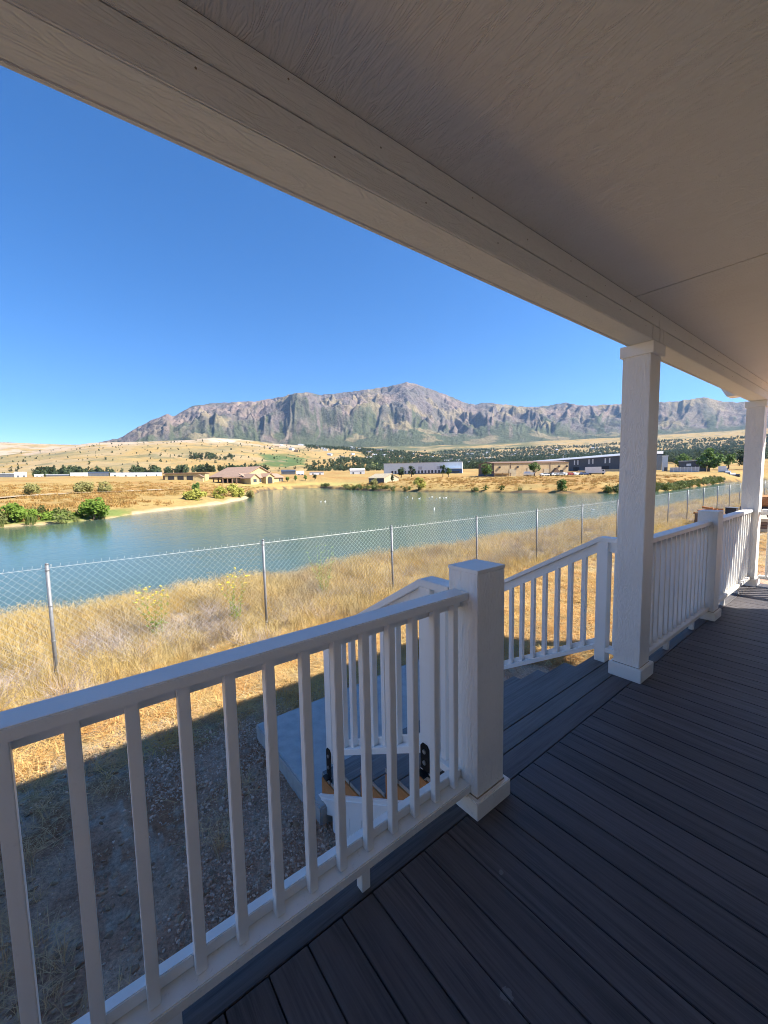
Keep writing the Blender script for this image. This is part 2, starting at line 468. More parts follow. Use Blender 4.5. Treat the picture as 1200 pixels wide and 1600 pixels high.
def build_lake():
    me = MB().add([(x, y, LAKE_Z) for x, y in [(-150, 11.5), (300, 11.5), (300, 60), (120, 60), (120, 195), (40, 195), (20, 110), (-150, 90)]],
                  [tuple(range(8))]).mesh("lake")
    t = NT("lake_water")
    v = t.coords((1, 1, 1), world=True)
    big = t.noise(t.coords((0.5, 1, 1), world=True), 0.035, 4, 0.5)
    t.color(t.mix(t.ramp(big, [(0.35, 0.0), (0.65, 1.0)]), (0.060, 0.104, 0.070), (0.082, 0.128, 0.082))).rough(0.13, 0.5)
    t.b.inputs["IOR"].default_value = 1.33
    w1 = t.noise(t.coords((1.0, 1.0, 1), world=True), 2.6, 3, 0.55)
    w2 = t.noise(t.coords((1, 1, 1), world=True), 0.45, 3, 0.5)
    t.bump(t.math('ADD', t.math('MULTIPLY', w1, 0.5), t.math('MULTIPLY', w2, 0.8)), 0.26, 0.12)
    o = link("lake", me, t.mat)
    tag(o, "still green lake behind the chain link fence", kind="structure")
build_lake()

# ------------------------------------------------------------------ mountains
MTN = [(103.78,3.42),(95.70,2.31),(89.30,3.81),(87.48,4.59),(85.28,5.18),(83.25,6.54),(81.50,7.61),(79.94,8.31),(79.39,8.03),(77.13,9.47),(74.86,9.91),(71.72,10.22),(69.28,10.39),(65.91,11.08),(64.18,11.62),(62.45,11.74),(60.71,11.43),(57.15,11.78),(53.56,12.18),(50.85,12.55),(48.60,12.99),(47.27,12.70),(45.05,11.86),(42.85,11.01),(40.67,10.06),(39.38,9.65),(37.67,9.80),(35.16,9.39),(33.93,9.06),(31.91,8.83),(29.56,8.88),(27.67,9.04),(26.55,8.70),(25.09,8.41),(22.99,8.36),(21.29,8.26),(19.02,8.08),(16.98,7.99),(15.96,7.94),(14.25,8.06),(13.69,8.06),(12.04,7.37),(9.99,7.10),(8.52,6.64),(4.10,5.56),(-2.92,4.06),(-25,3.0)]
def build_mountain():
    b = np.arange(-25, 104, 0.11)
    ns, ne = 190, 30
    mb = np.array([m[0] for m in MTN][::-1]); me_ = np.array([m[1] for m in MTN][::-1])
    el = np.interp(b, mb, me_)
    Rc = 6300 + 500 * (fbm(b / 9, b * 0, 3, 81) - 0.5) + np.interp(b, [0, 25, 45, 60, 90], [2200, 1200, 0, 0, 300])
    R0 = 3300 + np.interp(b, [0, 30, 50, 90], [700, 300, 0, -300])
    el = el + (fbm(b * 2.2, b * 0, 4, 82) - 0.5) * 0.22
    Zc = 1.65 + np.tan(np.radians(el)) * Rc
    s = np.concatenate([np.linspace(0, 1, ns), 1 + np.linspace(0.02, 0.5, ne)])
    S, Bm = np.meshgrid(s, b)
    RcM, R0M, ZcM = [np.repeat(q[:, None], len(s), 1) for q in (Rc, R0, Zc)]
    R = R0M + (RcM - R0M) * S
    X = R * np.cos(np.radians(Bm)); Y = R * np.sin(np.radians(Bm))
    Z0 = np.interp(R0M, [2900, 4000], [175, 285])
    Sc = np.clip(S, 0, 1)
    # apron, then cliffs, then a gentler top
    cliff = 0.52 + 0.10 * (fbm(Bm / 3.5, Sc * 0, 3, 83) - 0.5)
    prof = 0.34 * Sc + 0.20 * sstep(0.10, 0.50, Sc) + 0.30 * sstep(cliff - 0.17, cliff + 0.20, Sc) + 0.16 * sstep(0.70, 1.0, Sc)
    wx = Bm + (fbm(Bm * 0.5, Sc * 3, 3, 84) - 0.5) * 9.0 * (1 - 0.3 * Sc) + (fbm(Bm * 2.0, Sc * 9, 2, 88) - 0.5) * 1.6
    qx = X + (fbm(X / 900, Y / 900, 3, 96) - 0.5) * 900; qy = Y + (fbm(X / 900, Y / 900, 3, 97) - 0.5) * 900
    rib = np.maximum(fbm((wx + Sc * 9) * 0.26, Sc * 1.2, 2, 85, 0.45, True), fbm((wx - Sc * 11) * 0.23, Sc * 1.2 + 7, 2, 98, 0.45, True))
    iso = fbm(qx / 1700, qy / 1700, 6, 86, 0.55, True)
    iso2 = fbm(qx / 260, qy / 260, 4, 89, 0.55, True)
    env = np.sin(np.pi * np.clip(Sc, 0, 1)) ** 0.7 * (0.10 + 0.90 * sstep(0.20, 0.58, Sc))
    Z = Z0 + (ZcM - Z0) * prof
    Z = Z + (rib - 0.74) * 300 * env + (iso - 0.62) * 500 * env + (iso2 - 0.62) * 110 * env
    Z = Z + (fbm(X / 90, Y / 90, 3, 87) - 0.5) * 60 * env
    Z = np.minimum(Z, 1.65 + (ZcM - 1.65) * (R / RcM) - 2 * (1 - Sc))                # nothing in front hides the crest line
    back = np.clip(S - 1, 0, 1)
    Z = np.where(S > 1, np.maximum(ZcM - back * 1500 - 8, 20), Z)
    V = np.stack([X, Y, Z], -1).reshape(-1, 3)
    nb, nr = X.shape
    i = np.arange(nb - 1)[:, None] * nr + np.arange(nr - 1)[None, :]
    F = np.stack([i, i + 1, i + nr + 1, i + nr], -1).reshape(-1, 4)[:, ::-1]
    me = bpy.data.meshes.new("mountain")
    me.vertices.add(len(V)); me.vertices.foreach_set("co", V.ravel())
    me.loops.add(F.size); me.loops.foreach_set("vertex_index", F.ravel().astype(np.int32))
    me.polygons.add(len(F)); me.polygons.foreach_set("loop_start", np.arange(0, F.size, 4, dtype=np.int32))
    me.polygons.foreach_set("use_smooth", np.ones(len(F), bool))
    me.update()
    # rock high up, scrub oak on the apron and in the gullies
    rock = np.array([0.162, 0.134, 0.122]); pink = np.array([0.235, 0.175, 0.145]); scrub = np.array([0.075, 0.090, 0.046]); tan = np.array([0.27, 0.215, 0.125])
    xs, ys = X, Y
    n1 = fbm(xs / 420, ys / 420, 5, 91); n2 = fbm(xs / 90, ys / 90, 4, 92); n3 = fbm(wx * 1.2, Sc * 6, 4, 93)
    C = np.repeat(rock[None], X.size, 0).reshape(*X.shape, 3)
    def mixc(C, c, w): return C * (1 - w[..., None]) + c * w[..., None]
    C = mixc(C, pink, sstep(0.42, 0.60, n1) * 0.9)
    C = mixc(C, np.array([0.105, 0.098, 0.098]), sstep(0.54, 0.66, n2) * 0.5)
    lowg = 1 - sstep(0.28, 0.54, Sc + (n3 - 0.5) * 0.6)
    C = mixc(C, scrub, lowg * 0.9)
    C = mixc(C, scrub * 1.15, sstep(0.50, 0.62, fbm(xs / 200, ys / 200, 5, 94)) * 0.30 * (1 - 0.5 * sstep(0.4, 0.7, Sc)))
    C = mixc(C, tan, sstep(0.58, 0.68, fbm(xs / 260, ys / 260, 5, 95)) * 0.7 * sstep(0.02, 0.2, Sc))
    C = mixc(C, scrub * 0.9, sstep(0.90, 0.99, Sc) * sstep(0.45, 0.55, n2) * 0.8)
    at = me.color_attributes.new("col", 'FLOAT_COLOR', 'POINT')
    at.data.foreach_set("color", np.concatenate([C.reshape(-1, 3), np.ones((X.size, 1))], 1).ravel())
    t = NT("mountain_rock_and_scrub")
    a = t.n("Attribute", attribute_name="col")
    v = t.coords((1, 1, 1), world=True)
    f1 = t.noise(v, 0.03, 6, 0.7); f2 = t.noise(v, 0.008, 5, 0.65)
    hsv = t.n("HueSaturation"); t.l(a.outputs["Color"], hsv.inputs["Color"])
    t.l(t.math('ADD', 1.0, t.math('ADD', t.math('MULTIPLY', t.math('SUBTRACT', f1, 0.5), 1.0), t.math('MULTIPLY', t.math('SUBTRACT', f2, 0.5), 0.8))), hsv.inputs["Value"])
    t.color(hsv.outputs[0]).rough(0.95, 0.05)
    t.bump(t.math('ADD', f1, f2), 0.8, 30.0)
    o = link("mountain", me, t.mat)
    tag(o, "grey rocky mountain range with green scrub on its lower slopes", kind="structure")
build_mountain()

# ================================================================== PORCH
M_treadend = simple("cut_composite_end", (0.30, 0.27, 0.24), (0.42, 0.39, 0.35), 30, 0.8)
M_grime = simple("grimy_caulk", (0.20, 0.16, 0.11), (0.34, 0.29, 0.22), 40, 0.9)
def build_deck():
    root = tag(empty("porch_deck", (3.0, 0.3, -1.0)), "dark charcoal composite plank deck of the covered porch", "deck")
    x0 = 0.262 + 0.143 * -16
    me = MB().box(0.0025, 0.1405, -0.64, 1.193, -0.025, 0).mesh("deck_board", 0.002)
    k = 0
    while x0 + 0.143 * (k + 1) < 7.92:
        link("deck_board", me, M_deck_y, root, loc=(x0 + 0.143 * k, 0, random.uniform(-0.0008, 0.0008)))
        k += 1
    xe = x0 + 0.143 * k
    for a, c in ((x0, 1.72), (1.724, 5.38), (5.384, xe)):
        box("border_board", a, c, 1.1985, 1.336, -0.026, -0.0005, M_deck_x, root, 0.002)
    box("frame", x0, xe, -0.64, 1.33, -0.26, -0.035, M_shadowgap, root)
    for a, c in ((x0, 1.40), (3.70, xe)):
        box("fascia_board", a, c, 1.3345, 1.358, -0.26, -0.030, M_skirt, root, 0.002)
        n = max(1, round((c - a) / 1.2)); w = (c - a) / n
        for i in range(n):
            box("skirting_panel", a + i * w + 0.004, a + (i + 1) * w - 0.004, 1.315, 1.332, -1.12, -0.262, M_siding, root)
    box("skirting_panel", xe - 0.02, xe, -0.6, 1.31, -1.12, -0.262, M_siding, root)
build_deck()

def newel(x0, label, top=1.212):
    root = tag(empty("newel_post", (x0 + 0.1, 1.25, 0)), label, "post", "short square posts in the porch railing")
    box("shaft", x0, x0 + 0.207, 1.160, 1.342, 0.05, top - 0.016, M_shaft, root, 0.003)
    box("cap", x0 - 0.002, x0 + 0.209, 1.158, 1.344, top - 0.0155, top, M_trim, root, 0.002)
    box("base_block", x0 - 0.028, x0 + 0.236, 1.136, 1.374, 0.0, 0.090, M_shoe, root, 0.004)
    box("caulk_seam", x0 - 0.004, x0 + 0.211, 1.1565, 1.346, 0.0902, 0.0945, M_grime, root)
newel(1.443, "short white square newel post at the top of the stairs, nearest the camera")
newel(5.490, "short white square newel post halfway along the far railing")

def column(x0, label):
    root = tag(empty("porch_column", (x0 + 0.1, 1.25, 0)), label, "column", "tall porch columns")
    box("shaft", x0, x0 + 0.207, 1.163, 1.352, 0.05, 2.56, M_shaft, root, 0.003)
    box("corner_trim", x0 - 0.003, x0 + 0.025, 1.1602, 1.1632, 0.107, 2.523, M_trim, root)
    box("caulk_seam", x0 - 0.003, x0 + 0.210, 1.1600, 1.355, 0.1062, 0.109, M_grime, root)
    box("base_block", x0 - 0.030, x0 + 0.237, 1.136, 1.378, 0.0, 0.106, M_trim, root, 0.004)
    box("capital", x0 - 0.017, x0 + 0.224, 1.138, 1.368, 2.525, 2.6085, M_trim, root, 0.003)
column(3.420, "tall white square porch column right of the stairs")
column(7.560, "tall white porch column at the far end of the porch, partly sunlit")

PITCH_B = 0.1283
def rail_run(x0, x1, last_right, label, blocks, group="porch railing runs"):
    root = tag(empty("porch_railing", ((x0 + x1) / 2, 1.25, 0)), label, "railing", group)
    box("cap_rail", x0, x1, 1.211, 1.312, 1.062, 1.100, M_trim, root, 0.004)
    box("under_rail", x0, x1, 1.2625, 1.301, 1.018, 1.0615, M_trim, root, 0.002)
    box("bottom_rail", x0, x1, 1.197, 1.302, 0.100, 0.140, M_shoe, root, 0.004)
    box("bottom_strip", x0, x1, 1.2625, 1.301, 0.1405, 0.184, M_trim, root, 0.003)
    me = MB().box(-0.0325, 0, 1.226, 1.2605, 0.1402, 1.0618).mesh("baluster", 0.0025)
    x = last_right
    while x - 0.05 > x0:
        link("baluster", me, M_trim, root, loc=(x, random.uniform(-0.0015, 0.0015), 0), rot=(0, random.uniform(-0.0012, 0.0012), 0))
        x -= PITCH_B
    for bx in blocks:
        box("spacer_block", bx, bx + 0.04, 1.214, 1.254, 0.0, 0.0995, M_trim, root, 0.002)
rail_run(-1.9, 1.4425, 1.385, "white baluster railing in the foreground ending at the near newel post", (-0.55, 0.11, 0.80))
rail_run(3.6285, 5.4895, 5.44, "white baluster railing between the tall column and the far newel post", (3.72, 4.25, 5.0))
rail_run(5.699, 7.5595, 7.50, "white railing run beside the sunlit far end of the deck", (6.2, 6.95))

def end_rail():
    root = tag(empty("porch_railing", (7.67, 0.3, 0)), "white railing closing the far end of the porch, at the right edge", "railing", "porch railing runs")
    box("cap_rail", 7.612, 7.713, -0.64, 1.1355, 1.062, 1.100, M_trim, root, 0.004)
    box("under_rail", 7.664, 7.702, -0.64, 1.1615, 1.018, 1.0615, M_trim, root, 0.002)
    box("bottom_rail", 7.612, 7.713, -0.64, 1.1345, 0.110, 0.150, M_trim, root, 0.004)
    me = MB().box(7.628, 7.662, -0.0165, 0.0165, 0.1502, 1.0618).mesh("baluster", 0.0025)
    y = 1.05
    while y > -0.6:
        link("baluster", me, M_trim, root, loc=(0, y, 0)); y -= PITCH_B
end_rail()

# ------------------------------------------------------------------ stairs
RISE, RUN, Y0 = 0.18, 0.282, 1.605
def build_stairs():
    root = tag(empty("stairs", (2.55, 2.0, -0.9)), "grey plank stairs going down from the deck to the concrete pad", "stairs")
    xl, xr = 1.440, 3.662
    for k in range(5):
        z = -RISE * k
        yf = Y0 + RUN * k
        yb = 1.342 if k == 0 else yf - 0.277
        m = (yf + yb) / 2
        for a, c in ((yb, m - 0.003), (m + 0.003, yf)):
            xa = xl if not (k == 0 and a < 1.40) else 1.684
            box("tread_board", xa, xr, a, c, z - 0.028, z - 0.001, M_tread, root, 0.002)
            if xa == xl: box("tread_end", xl - 0.004, xl - 0.0003, a + 0.002, c - 0.002, z - 0.027, z - 0.002, M_treadend, root)
        if k < 4 or True:
            box("riser_board", xl + 0.012, xr - 0.012, yf - 0.040, yf - 0.022, z - RISE + 0.001, z - 0.029, M_lumber if k < 5 else M_skirt, root)
    def saw():
        p = [(1.36, -0.030)]
        for k in range(5):
            yf = Y0 + RUN * k - 0.019; z = -RISE * k - 0.029
            p += [(yf, z), (yf, z - RISE + (0.0 if k < 4 else 0.03))]
        p += [(2.55, -0.900), (1.36, -0.200)]
        return p
    for a, c in ((1.4255, 1.4505), (2.53, 2.57), (3.652, 3.677)):
        link("stringer", MB().prism(saw(), 'x', a, c).mesh("stringer"), M_lumber, root)
    def sl(y): return -0.338 - 0.611 * (y - 1.814)
    for a, c in ((1.400, 1.425), (3.6775, 3.70)):
        link("skirt_board", MB().prism([(1.362, sl(1.362)), (2.74, sl(2.74)), (2.74, sl(2.74) - 0.10), (2.68, sl(2.68) - 0.165), (1.362, sl(1.362) - 0.165)], 'x', a, c).mesh("skirt_board", 0.002), M_skirt, root)
        link("skirt_moulding", MB().prism([(1.362, sl(1.362) - 0.030), (2.74, sl(2.74) - 0.030), (2.74, sl(2.74) - 0.045), (1.362, sl(1.362) - 0.045)], 'x', a - 0.006 if a < 2 else c, a if a < 2 else c + 0.006).mesh("skirt_moulding"), M_skirt, root)
        y = 1.364
        while y < 2.50:
            y2 = min(y + 0.148, 2.52)
            link("side_panel", MB().prism([(y, sl(y) - 0.166), (y2, sl(y2) - 0.166), (y2, min(-1.06, sl(y2) - 0.18)), (y, -1.10)], 'x', a + 0.004, c - 0.004).mesh("side_panel"), M_skirt, root)
            y += 0.152
build_stairs()

def stair_rail(xc, label, left):
    root = tag(empty("stair_railing", (xc, 2.05, 0)), label, "railing", "stair handrails")
    S = 0.588
    def top(y): return 1.100 - S * max(0.0, y - 1.56)
    def bot(y): return 0.132 - S * (y - 1.58)
    yn = 1.3435 if left else 1.3535
    link("hand_rail", MB().prism([(yn, 1.10), (1.555, 1.10), (2.72, top(2.72)), (2.72, top(2.72) - 0.040), (1.545, 1.061), (yn, 1.061)], 'x', xc - 0.052, xc + 0.052).mesh("hand_rail", 0.003), M_trim, root)
    link("under_rail", MB().prism([(yn, 1.0605), (1.545, 1.0605), (2.70, top(2.70) - 0.0405), (2.70, top(2.70) - 0.13), (1.545, 0.975), (yn, 0.975)], 'x', xc - 0.0185, xc + 0.0175).mesh("under_rail"), M_trim, root)
    link("bottom_rail", MB().prism([(1.566, bot(1.566)), (2.565, bot(2.565)), (2.565, bot(2.565) - 0.045), (1.566, bot(1.566) - 0.045)], 'x', xc - 0.045, xc + 0.045).mesh("bottom_rail", 0.002), M_trim, root)
    link("bottom_strip", MB().prism([(1.566, bot(1.566) + 0.045), (2.565, bot(2.565) + 0.045), (2.565, bot(2.565) + 0.0005), (1.566, bot(1.566) + 0.0005)], 'x', xc + 0.0205, xc + 0.043).mesh("bottom_strip"), M_trim, root)
    box("bottom_rail", xc - 0.045, xc + 0.045, yn, 1.474, 0.095, 0.135, M_trim, root, 0.002)
    box("upper_post", xc - 0.046, xc + 0.046, 1.475, 1.565, 0.0, 1.0600, M_trim, root, 0.003)
    link("lower_post", MB().prism([(2.566, -0.72 if not left else -0.56), (2.656, -0.72 if not left else -0.60), (2.656, top(2.656) - 0.041), (2.566, top(2.566) - 0.041)], 'x', xc - 0.046, xc + 0.046).mesh("lower_post", 0.003), M_trim, root)
    for i in range(7):
        y = 1.667 + i * 0.126
        link("baluster", MB().prism([(y, bot(y) + 0.0004), (y + 0.038, bot(y + 0.038) + 0.0004), (y + 0.038, top(y + 0.038) - 0.041), (y, top(y) - 0.041)], 'x', xc - 0.020, xc + 0.020).mesh("baluster", 0.002), M_trim, root)
    box("baluster", xc - 0.0195, xc + 0.0195, 1.392, 1.430, 0.1352, 1.060, M_trim, root, 0.002)
    if left:
        def bracket(y, z0, z1, splitz):
            xf = xc - 0.0465
            def plate(a, c, w, nm):
                ym = y + 0.032
                pts = [(ym - w, a), (ym + w, a), (ym + w, c - w * 0.6), (ym + w * 0.5, c), (ym - w * 0.5, c), (ym - w, c - w * 0.6)]
                o = link(nm, MB().prism(pts, 'x', xf - 0.006, xf).mesh(nm, 0.001), M_black, root)
                for zz in (a + (c - a) * 0.30, a + (c - a) * 0.72):
                    q = MB().tube((xf - 0.012, ym, zz), (xf - 0.006, ym, zz), 0.0125, 12)
                    link("bolt", q.mesh("bolt"), M_bolt, o)
                return o
            plate(splitz, z1, 0.034, "bracket")
            o = plate(z0, splitz - 0.004, 0.034, "bracket")
            link("bracket_foot", MB().box(xf - 0.045, xf - 0.0065, y, y + 0.064, splitz - 0.012, splitz - 0.004).mesh("bracket_foot"), M_black, o)
        bracket(1.490, -0.13, 0.175, 0.02)
        bracket(2.585, -0.88, -0.46, -0.68)
stair_rail(1.490, "white stair handrail on the near side of the stairs, seen through the foreground balusters", True)
stair_rail(3.600, "white stair handrail on the far side of the stairs, joining the tall column", False)

pad = link("concrete_pad", MB().box(1.345, 4.05, 2.60, 3.985, -1.20, -0.902).mesh("concrete_pad", 0.012), M_conc)
tag(pad, "pale concrete pad at the foot of the stairs", "pad")

# ------------------------------------------------------------------ beam, ceiling, roof, house
def build_roof():
    beam = tag(empty("porch_beam", (2, 1.22, 2.61)), "long painted beam along the edge of the porch roof", "beam")
    XA, XB = -2.5, 7.86  # unseen left end of the porch stops short to let in more light
    joints = [XA, -0.62, 3.50, 7.60, XB]
    box("soffit_board", XA, XB, 1.145, 1.300, 2.609, 2.630, M_beam, beam, 0.003)
    for a, c in zip(joints, joints[1:]):
        box("lower_board", a + 0.001, c - 0.001, 1.136, 1.1445, 2.6085, 2.705, M_beam, beam, 0.002)
        box("upper_board", a + 0.001, c - 0.001, 1.1385, 1.1485, 2.7115, 2.816, M_beam, beam, 0.002)
        box("outer_board", a + 0.001, c - 0.001, 1.3005, 1.320, 2.607, 2.928, M_beam, beam, 0.003)
    box("core", XA, XB, 1.149, 1.2995, 2.6305, 2.925, M_shadowgap, beam)
    for a in (3.36, 3.505, 3.57):
        box("joint_trim", a, a + 0.055, 1.1325, 1.1355, 2.611, 2.7045, M_beam, beam)
    nail = MB().tube((0, -0.0012, 0), (0, 0.002, 0), 0.003, 8).mesh("nail_head")
    for x in np.arange(-0.5, 7.6, 0.41):
        link("nail_head", nail, M_grime, beam, loc=(x + random.uniform(-.05, .05), 1.1360, 2.66 + random.uniform(-.02, .02)))
        link("nail_head", nail, M_grime, beam, loc=(x + 0.2 + random.uniform(-.05, .05), 1.1385, 2.775 + random.uniform(-.02, .02)))
    ceil = tag(empty("porch_ceiling", (2, 0.3, 2.82)), "wood grain textured ceiling panels over the porch", "ceiling")
    x = 3.05 - 4.88 * 2 + 0.0
    while x < 7.9:
        box("ceiling_panel", max(x + 0.006, -2.5), min(x + 4.874, 8.28), -0.65, 1.1425, 2.818, 2.829, M_ceil, ceil, 0.0015)
        x += 4.88
    rf = tag(empty("porch_roof", (2, 0, 2.9)), "low pitched roof above the porch and house", "roof")
    prof = [(1.322, 2.932), (1.62, 2.932), (1.62, 2.985), (-2.8, 3.86), (-7.2, 3.06), (-7.2, 2.84), (1.1495, 2.84), (1.1495, 2.932)]
    link("roof_slab", MB().prism(prof, 'x', -2.6, 8.3).mesh("roof_slab"), M_roof, rf)
    box("fascia_board", -2.6, 8.3, 1.6205, 1.642, 2.90, 2.983, M_beam, rf, 0.002)
    link("eave_return", MB().prism([(1.322, 2.785), (1.675, 2.785), (1.78, 2.975), (1.6425, 2.975), (1.6425, 2.899), (1.6195, 2.899), (1.6195, 2.931), (1.322, 2.931)], 'x', 8.02, 8.298).mesh("eave_return", 0.002), M_beam, rf)
    hs = tag(empty("house", (1, -3.5, -1)), "house wall behind the porch with light lap siding", "house")
    link("wall", MB().box(-2.3, 7.88, -7.0, -0.68, -1.1, 2.838).mesh("wall"), M_siding, hs)  # out-of-view left end cut back with the roof for more light
    for i in range(17):
        z = 0.03 + i * 0.165
        link("siding_board", MB().prism([(-0.6795, z), (-0.655, z), (-0.672, z + 0.163), (-0.6795, z + 0.163)], 'x', -2.3, 7.88).mesh("siding_board"), M_siding, hs)
build_roof()

# ================================================================== FENCE
def build_fence():
    root = tag(empty("chain_link_fence", (18, 7.35, -1.3)), "galvanised chain link fence along the lake shore", "fence")
    L, HT = 3.15, 1.80
    xs = [-0.36 + L * i for i in range(-1, 21)]
    tz = lambda x: float(np.interp(x, [-4, 0, 6, 18, 25, 31, 40, 62], [0.52, 0.515, 0.495, 0.495, 0.555, 0.62, 0.67, 0.74]))
    pm = MB()
    pm.tube((0, 0, -HT - 0.1), (0, 0, -0.012), 0.024, 10)
    pm.tube((0, 0, -0.012), (0, 0, 0.012), 0.027, 10, 0.016)
    pm = pm.mesh("post", 0, True)
    bands = MB()
    for z in (-0.10, -0.62, -1.14, -1.6): bands.tube((0, 0, z), (0, 0, z + 0.022), 0.0285, 10)
    bands = bands.mesh("tie_band", 0, True)
    # woven wire: two families of diagonals, offset to either side, with twisted tips on top
    w, hh = 0.098, 0.098
    m = MB(); top, bot = -0.045, -HT + 0.04
    sl = hh / w
    n0 = int((top - bot) / hh) + 1
    for fam, dy in ((1, 0.0025), (-1, -0.0025)):
        for i in range(-n0 - 1, int(L / w) + n0 + 2):
            xa = i * w
            if fam == 1:   # rising to the right from (xa,bot)
                x0, z0, x1, z1 = xa, bot, xa + (top - bot) / sl, top
                if x1 <= 0 or x0 >= L: continue
                if x0 < 0: z0 += -x0 * sl; x0 = 0
                if x1 > L: z1 -= (x1 - L) * sl; x1 = L
            else:
                x0, z0, x1, z1 = xa, top, xa + (top - bot) / sl, bot
                if x1 <= 0 or x0 >= L: continue
                if x0 < 0: z0 -= -x0 * sl; x0 = 0
                if x1 > L: z1 += (x1 - L) * sl; x1 = L
            if abs(x1 - x0) < 0.01: continue
            m.tube((x0, dy, z0), (x1, dy, z1), 0.0014, 4)
    i = 0
    while i * w < L:
        x = i * w
        m.tube((x + ((top - bot) / sl) % w, 0, top - 0.004), (x + ((top - bot) / sl) % w + 0.004, 0, top + 0.032), 0.0022, 4)
        i += 1
    wm = m.mesh("wire_mesh")
    tw = MB().tube((0, -0.006, top - 0.02), (L, -0.006, top - 0.02), 0.0028, 5).mesh("tension_wire")
    for k, x in enumerate(xs):
        z = tz(x)
        p = link("post", pm, M_galv, root, loc=(x, 7.35, z), rot=(random.uniform(-0.012, 0.012), random.uniform(-0.012, 0.012), random.random()))
        link("tie_band", bands, M_galv, p, local=True)
        if k + 1 < len(xs):
            z2 = tz(xs[k + 1])
            a = -math.atan2(z2 - z, L)
            link("wire_mesh", wm, M_wire, root, loc=(x, 7.382, z), rot=(0, a, 0))
            link("tension_wire", tw, M_wire, root, loc=(x, 7.382, z), rot=(0, a, 0))
build_fence()

# ================================================================== SCATTER (uncountable ground cover)
def scatter(name, protos, pts, rots, scales, mat_label, cat):
    """points that carry rotation, scale and pick; geometry nodes place the tufts"""
    cl = bpy.data.collections.new(name + "_kinds")
    for i, (me, mat) in enumerate(protos):
        if not len(me.materials): me.materials.append(mat)
        cl.objects.link(bpy.data.objects.new("%s_%02d" % (name, i), me))
    n = len(pts)
    me = bpy.data.meshes.new(name)
    me.vertices.add(n); me.vertices.foreach_set("co", np.asarray(pts, np.float32).ravel())
    a = me.attributes.new("rot", 'FLOAT_VECTOR', 'POINT'); a.data.foreach_set("vector", np.asarray(rots, np.float32).ravel())
    a = me.attributes.new("scl", 'FLOAT_VECTOR', 'POINT'); a.data.foreach_set("vector", np.asarray(scales, np.float32).ravel())
    a = me.attributes.new("pick", 'INT', 'POINT'); a.data.foreach_set("value", rng.integers(0, len(protos), n).astype(np.int32))
    o = bpy.data.objects.new(name, me); COL.objects.link(o)
    g = bpy.data.node_groups.new(name + "_nodes", 'GeometryNodeTree')
    g.interface.new_socket("Geometry", in_out='INPUT', socket_type='NodeSocketGeometry')
    g.interface.new_socket("Geometry", in_out='OUTPUT', socket_type='NodeSocketGeometry')
    gi = g.nodes.new("NodeGroupInput"); go = g.nodes.new("NodeGroupOutput")
    ip = g.nodes.new("GeometryNodeInstanceOnPoints"); ci = g.nodes.new("GeometryNodeCollectionInfo")
    ci.inputs["Collection"].default_value = cl
    ci.inputs["Separate Children"].default_value = True
    ci.inputs["Reset Children"].default_value = True
    ip.inputs["Pick Instance"].default_value = True
    def attr(nm, dt):
        q = g.nodes.new("GeometryNodeInputNamedAttribute"); q.data_type = dt; q.inputs["Name"].default_value = nm
        return q.outputs["Attribute"]
    e2r = g.nodes.new("FunctionNodeEulerToRotation")
    g.links.new(gi.outputs[0], ip.inputs["Points"]); g.links.new(ci.outputs[0], ip.inputs["Instance"])
    g.links.new(attr("pick", 'INT'), ip.inputs["Instance Index"])
    g.links.new(attr("rot", 'FLOAT_VECTOR'), e2r.inputs[0]); g.links.new(e2r.outputs[0], ip.inputs["Rotation"])
    g.links.new(attr("scl", 'FLOAT_VECTOR'), ip.inputs["Scale"])
    g.links.new(ip.outputs[0], go.inputs[0])
    md = o.modifiers.new("scatter", 'NODES'); md.node_group = g
    return tag(o, mat_label, cat, kind="stuff")

def grass_mat(name, cols, trans=0.25, patch=None):
    t = NT(name)
    oi = t.n("ObjectInfo")
    v = t.n("TexCoord").outputs["Object"]
    n1 = t.noise(v, 25, 2)
    f = t.math('ADD', t.math('MULTIPLY', oi.outputs["Random"], 0.7), t.math('MULTIPLY', n1, 0.4))
    k = len(cols)
    c = t.ramp(f, [(i / (k - 1), cols[i]) for i in range(k)])
    if patch:
        pn = t.noise(t.coords((1, 1, 1), world=True), 0.75, 3, 0.6)
        c = t.mix(t.math('MULTIPLY', t.ramp(pn, [(0.48, 0.0), (0.64, 1.0)]), 0.75), c, patch)
        pn2 = t.noise(t.coords((1, 1, 1), world=True), 2.1, 2, 0.6)
        c = t.mix(t.math('MULTIPLY', t.ramp(pn2, [(0.52, 0.0), (0.68, 1.0)]), 0.45), c, (0.56, 0.33, 0.09))
    t.color(c).rough(0.75, 0.2)
    tr = t.n("BsdfTranslucent"); t.l(c, tr.inputs[0])
    ms = t.n("MixShader"); ms.inputs[0].default_value = trans
    t.l(t.b.outputs[0], ms.inputs[1]); t.l(tr.outputs[0], ms.inputs[2]); t.l(ms.outputs[0], t.out.inputs[0])
    return t.mat
M_straw = grass_mat("dry_grass", [(0.47, 0.33, 0.11), (0.62, 0.47, 0.19), (0.53, 0.37, 0.115), (0.63, 0.52, 0.27), (0.38, 0.30, 0.18)], 0.25, (0.34, 0.275, 0.19))
M_litter = grass_mat("fallen_straw", [(0.62, 0.37, 0.11), (0.68, 0.46, 0.18), (0.52, 0.26, 0.07), (0.66, 0.48, 0.25)], 0.1)
M_twig = grass_mat("dead_weed_twigs", [(0.26, 0.20, 0.16), (0.42, 0.35, 0.31), (0.50, 0.43, 0.38)], 0.05)
M_greenleaf = grass_mat("weed_leaves", [(0.16, 0.24, 0.05), (0.26, 0.33, 0.07), (0.20, 0.30, 0.08)], 0.3)
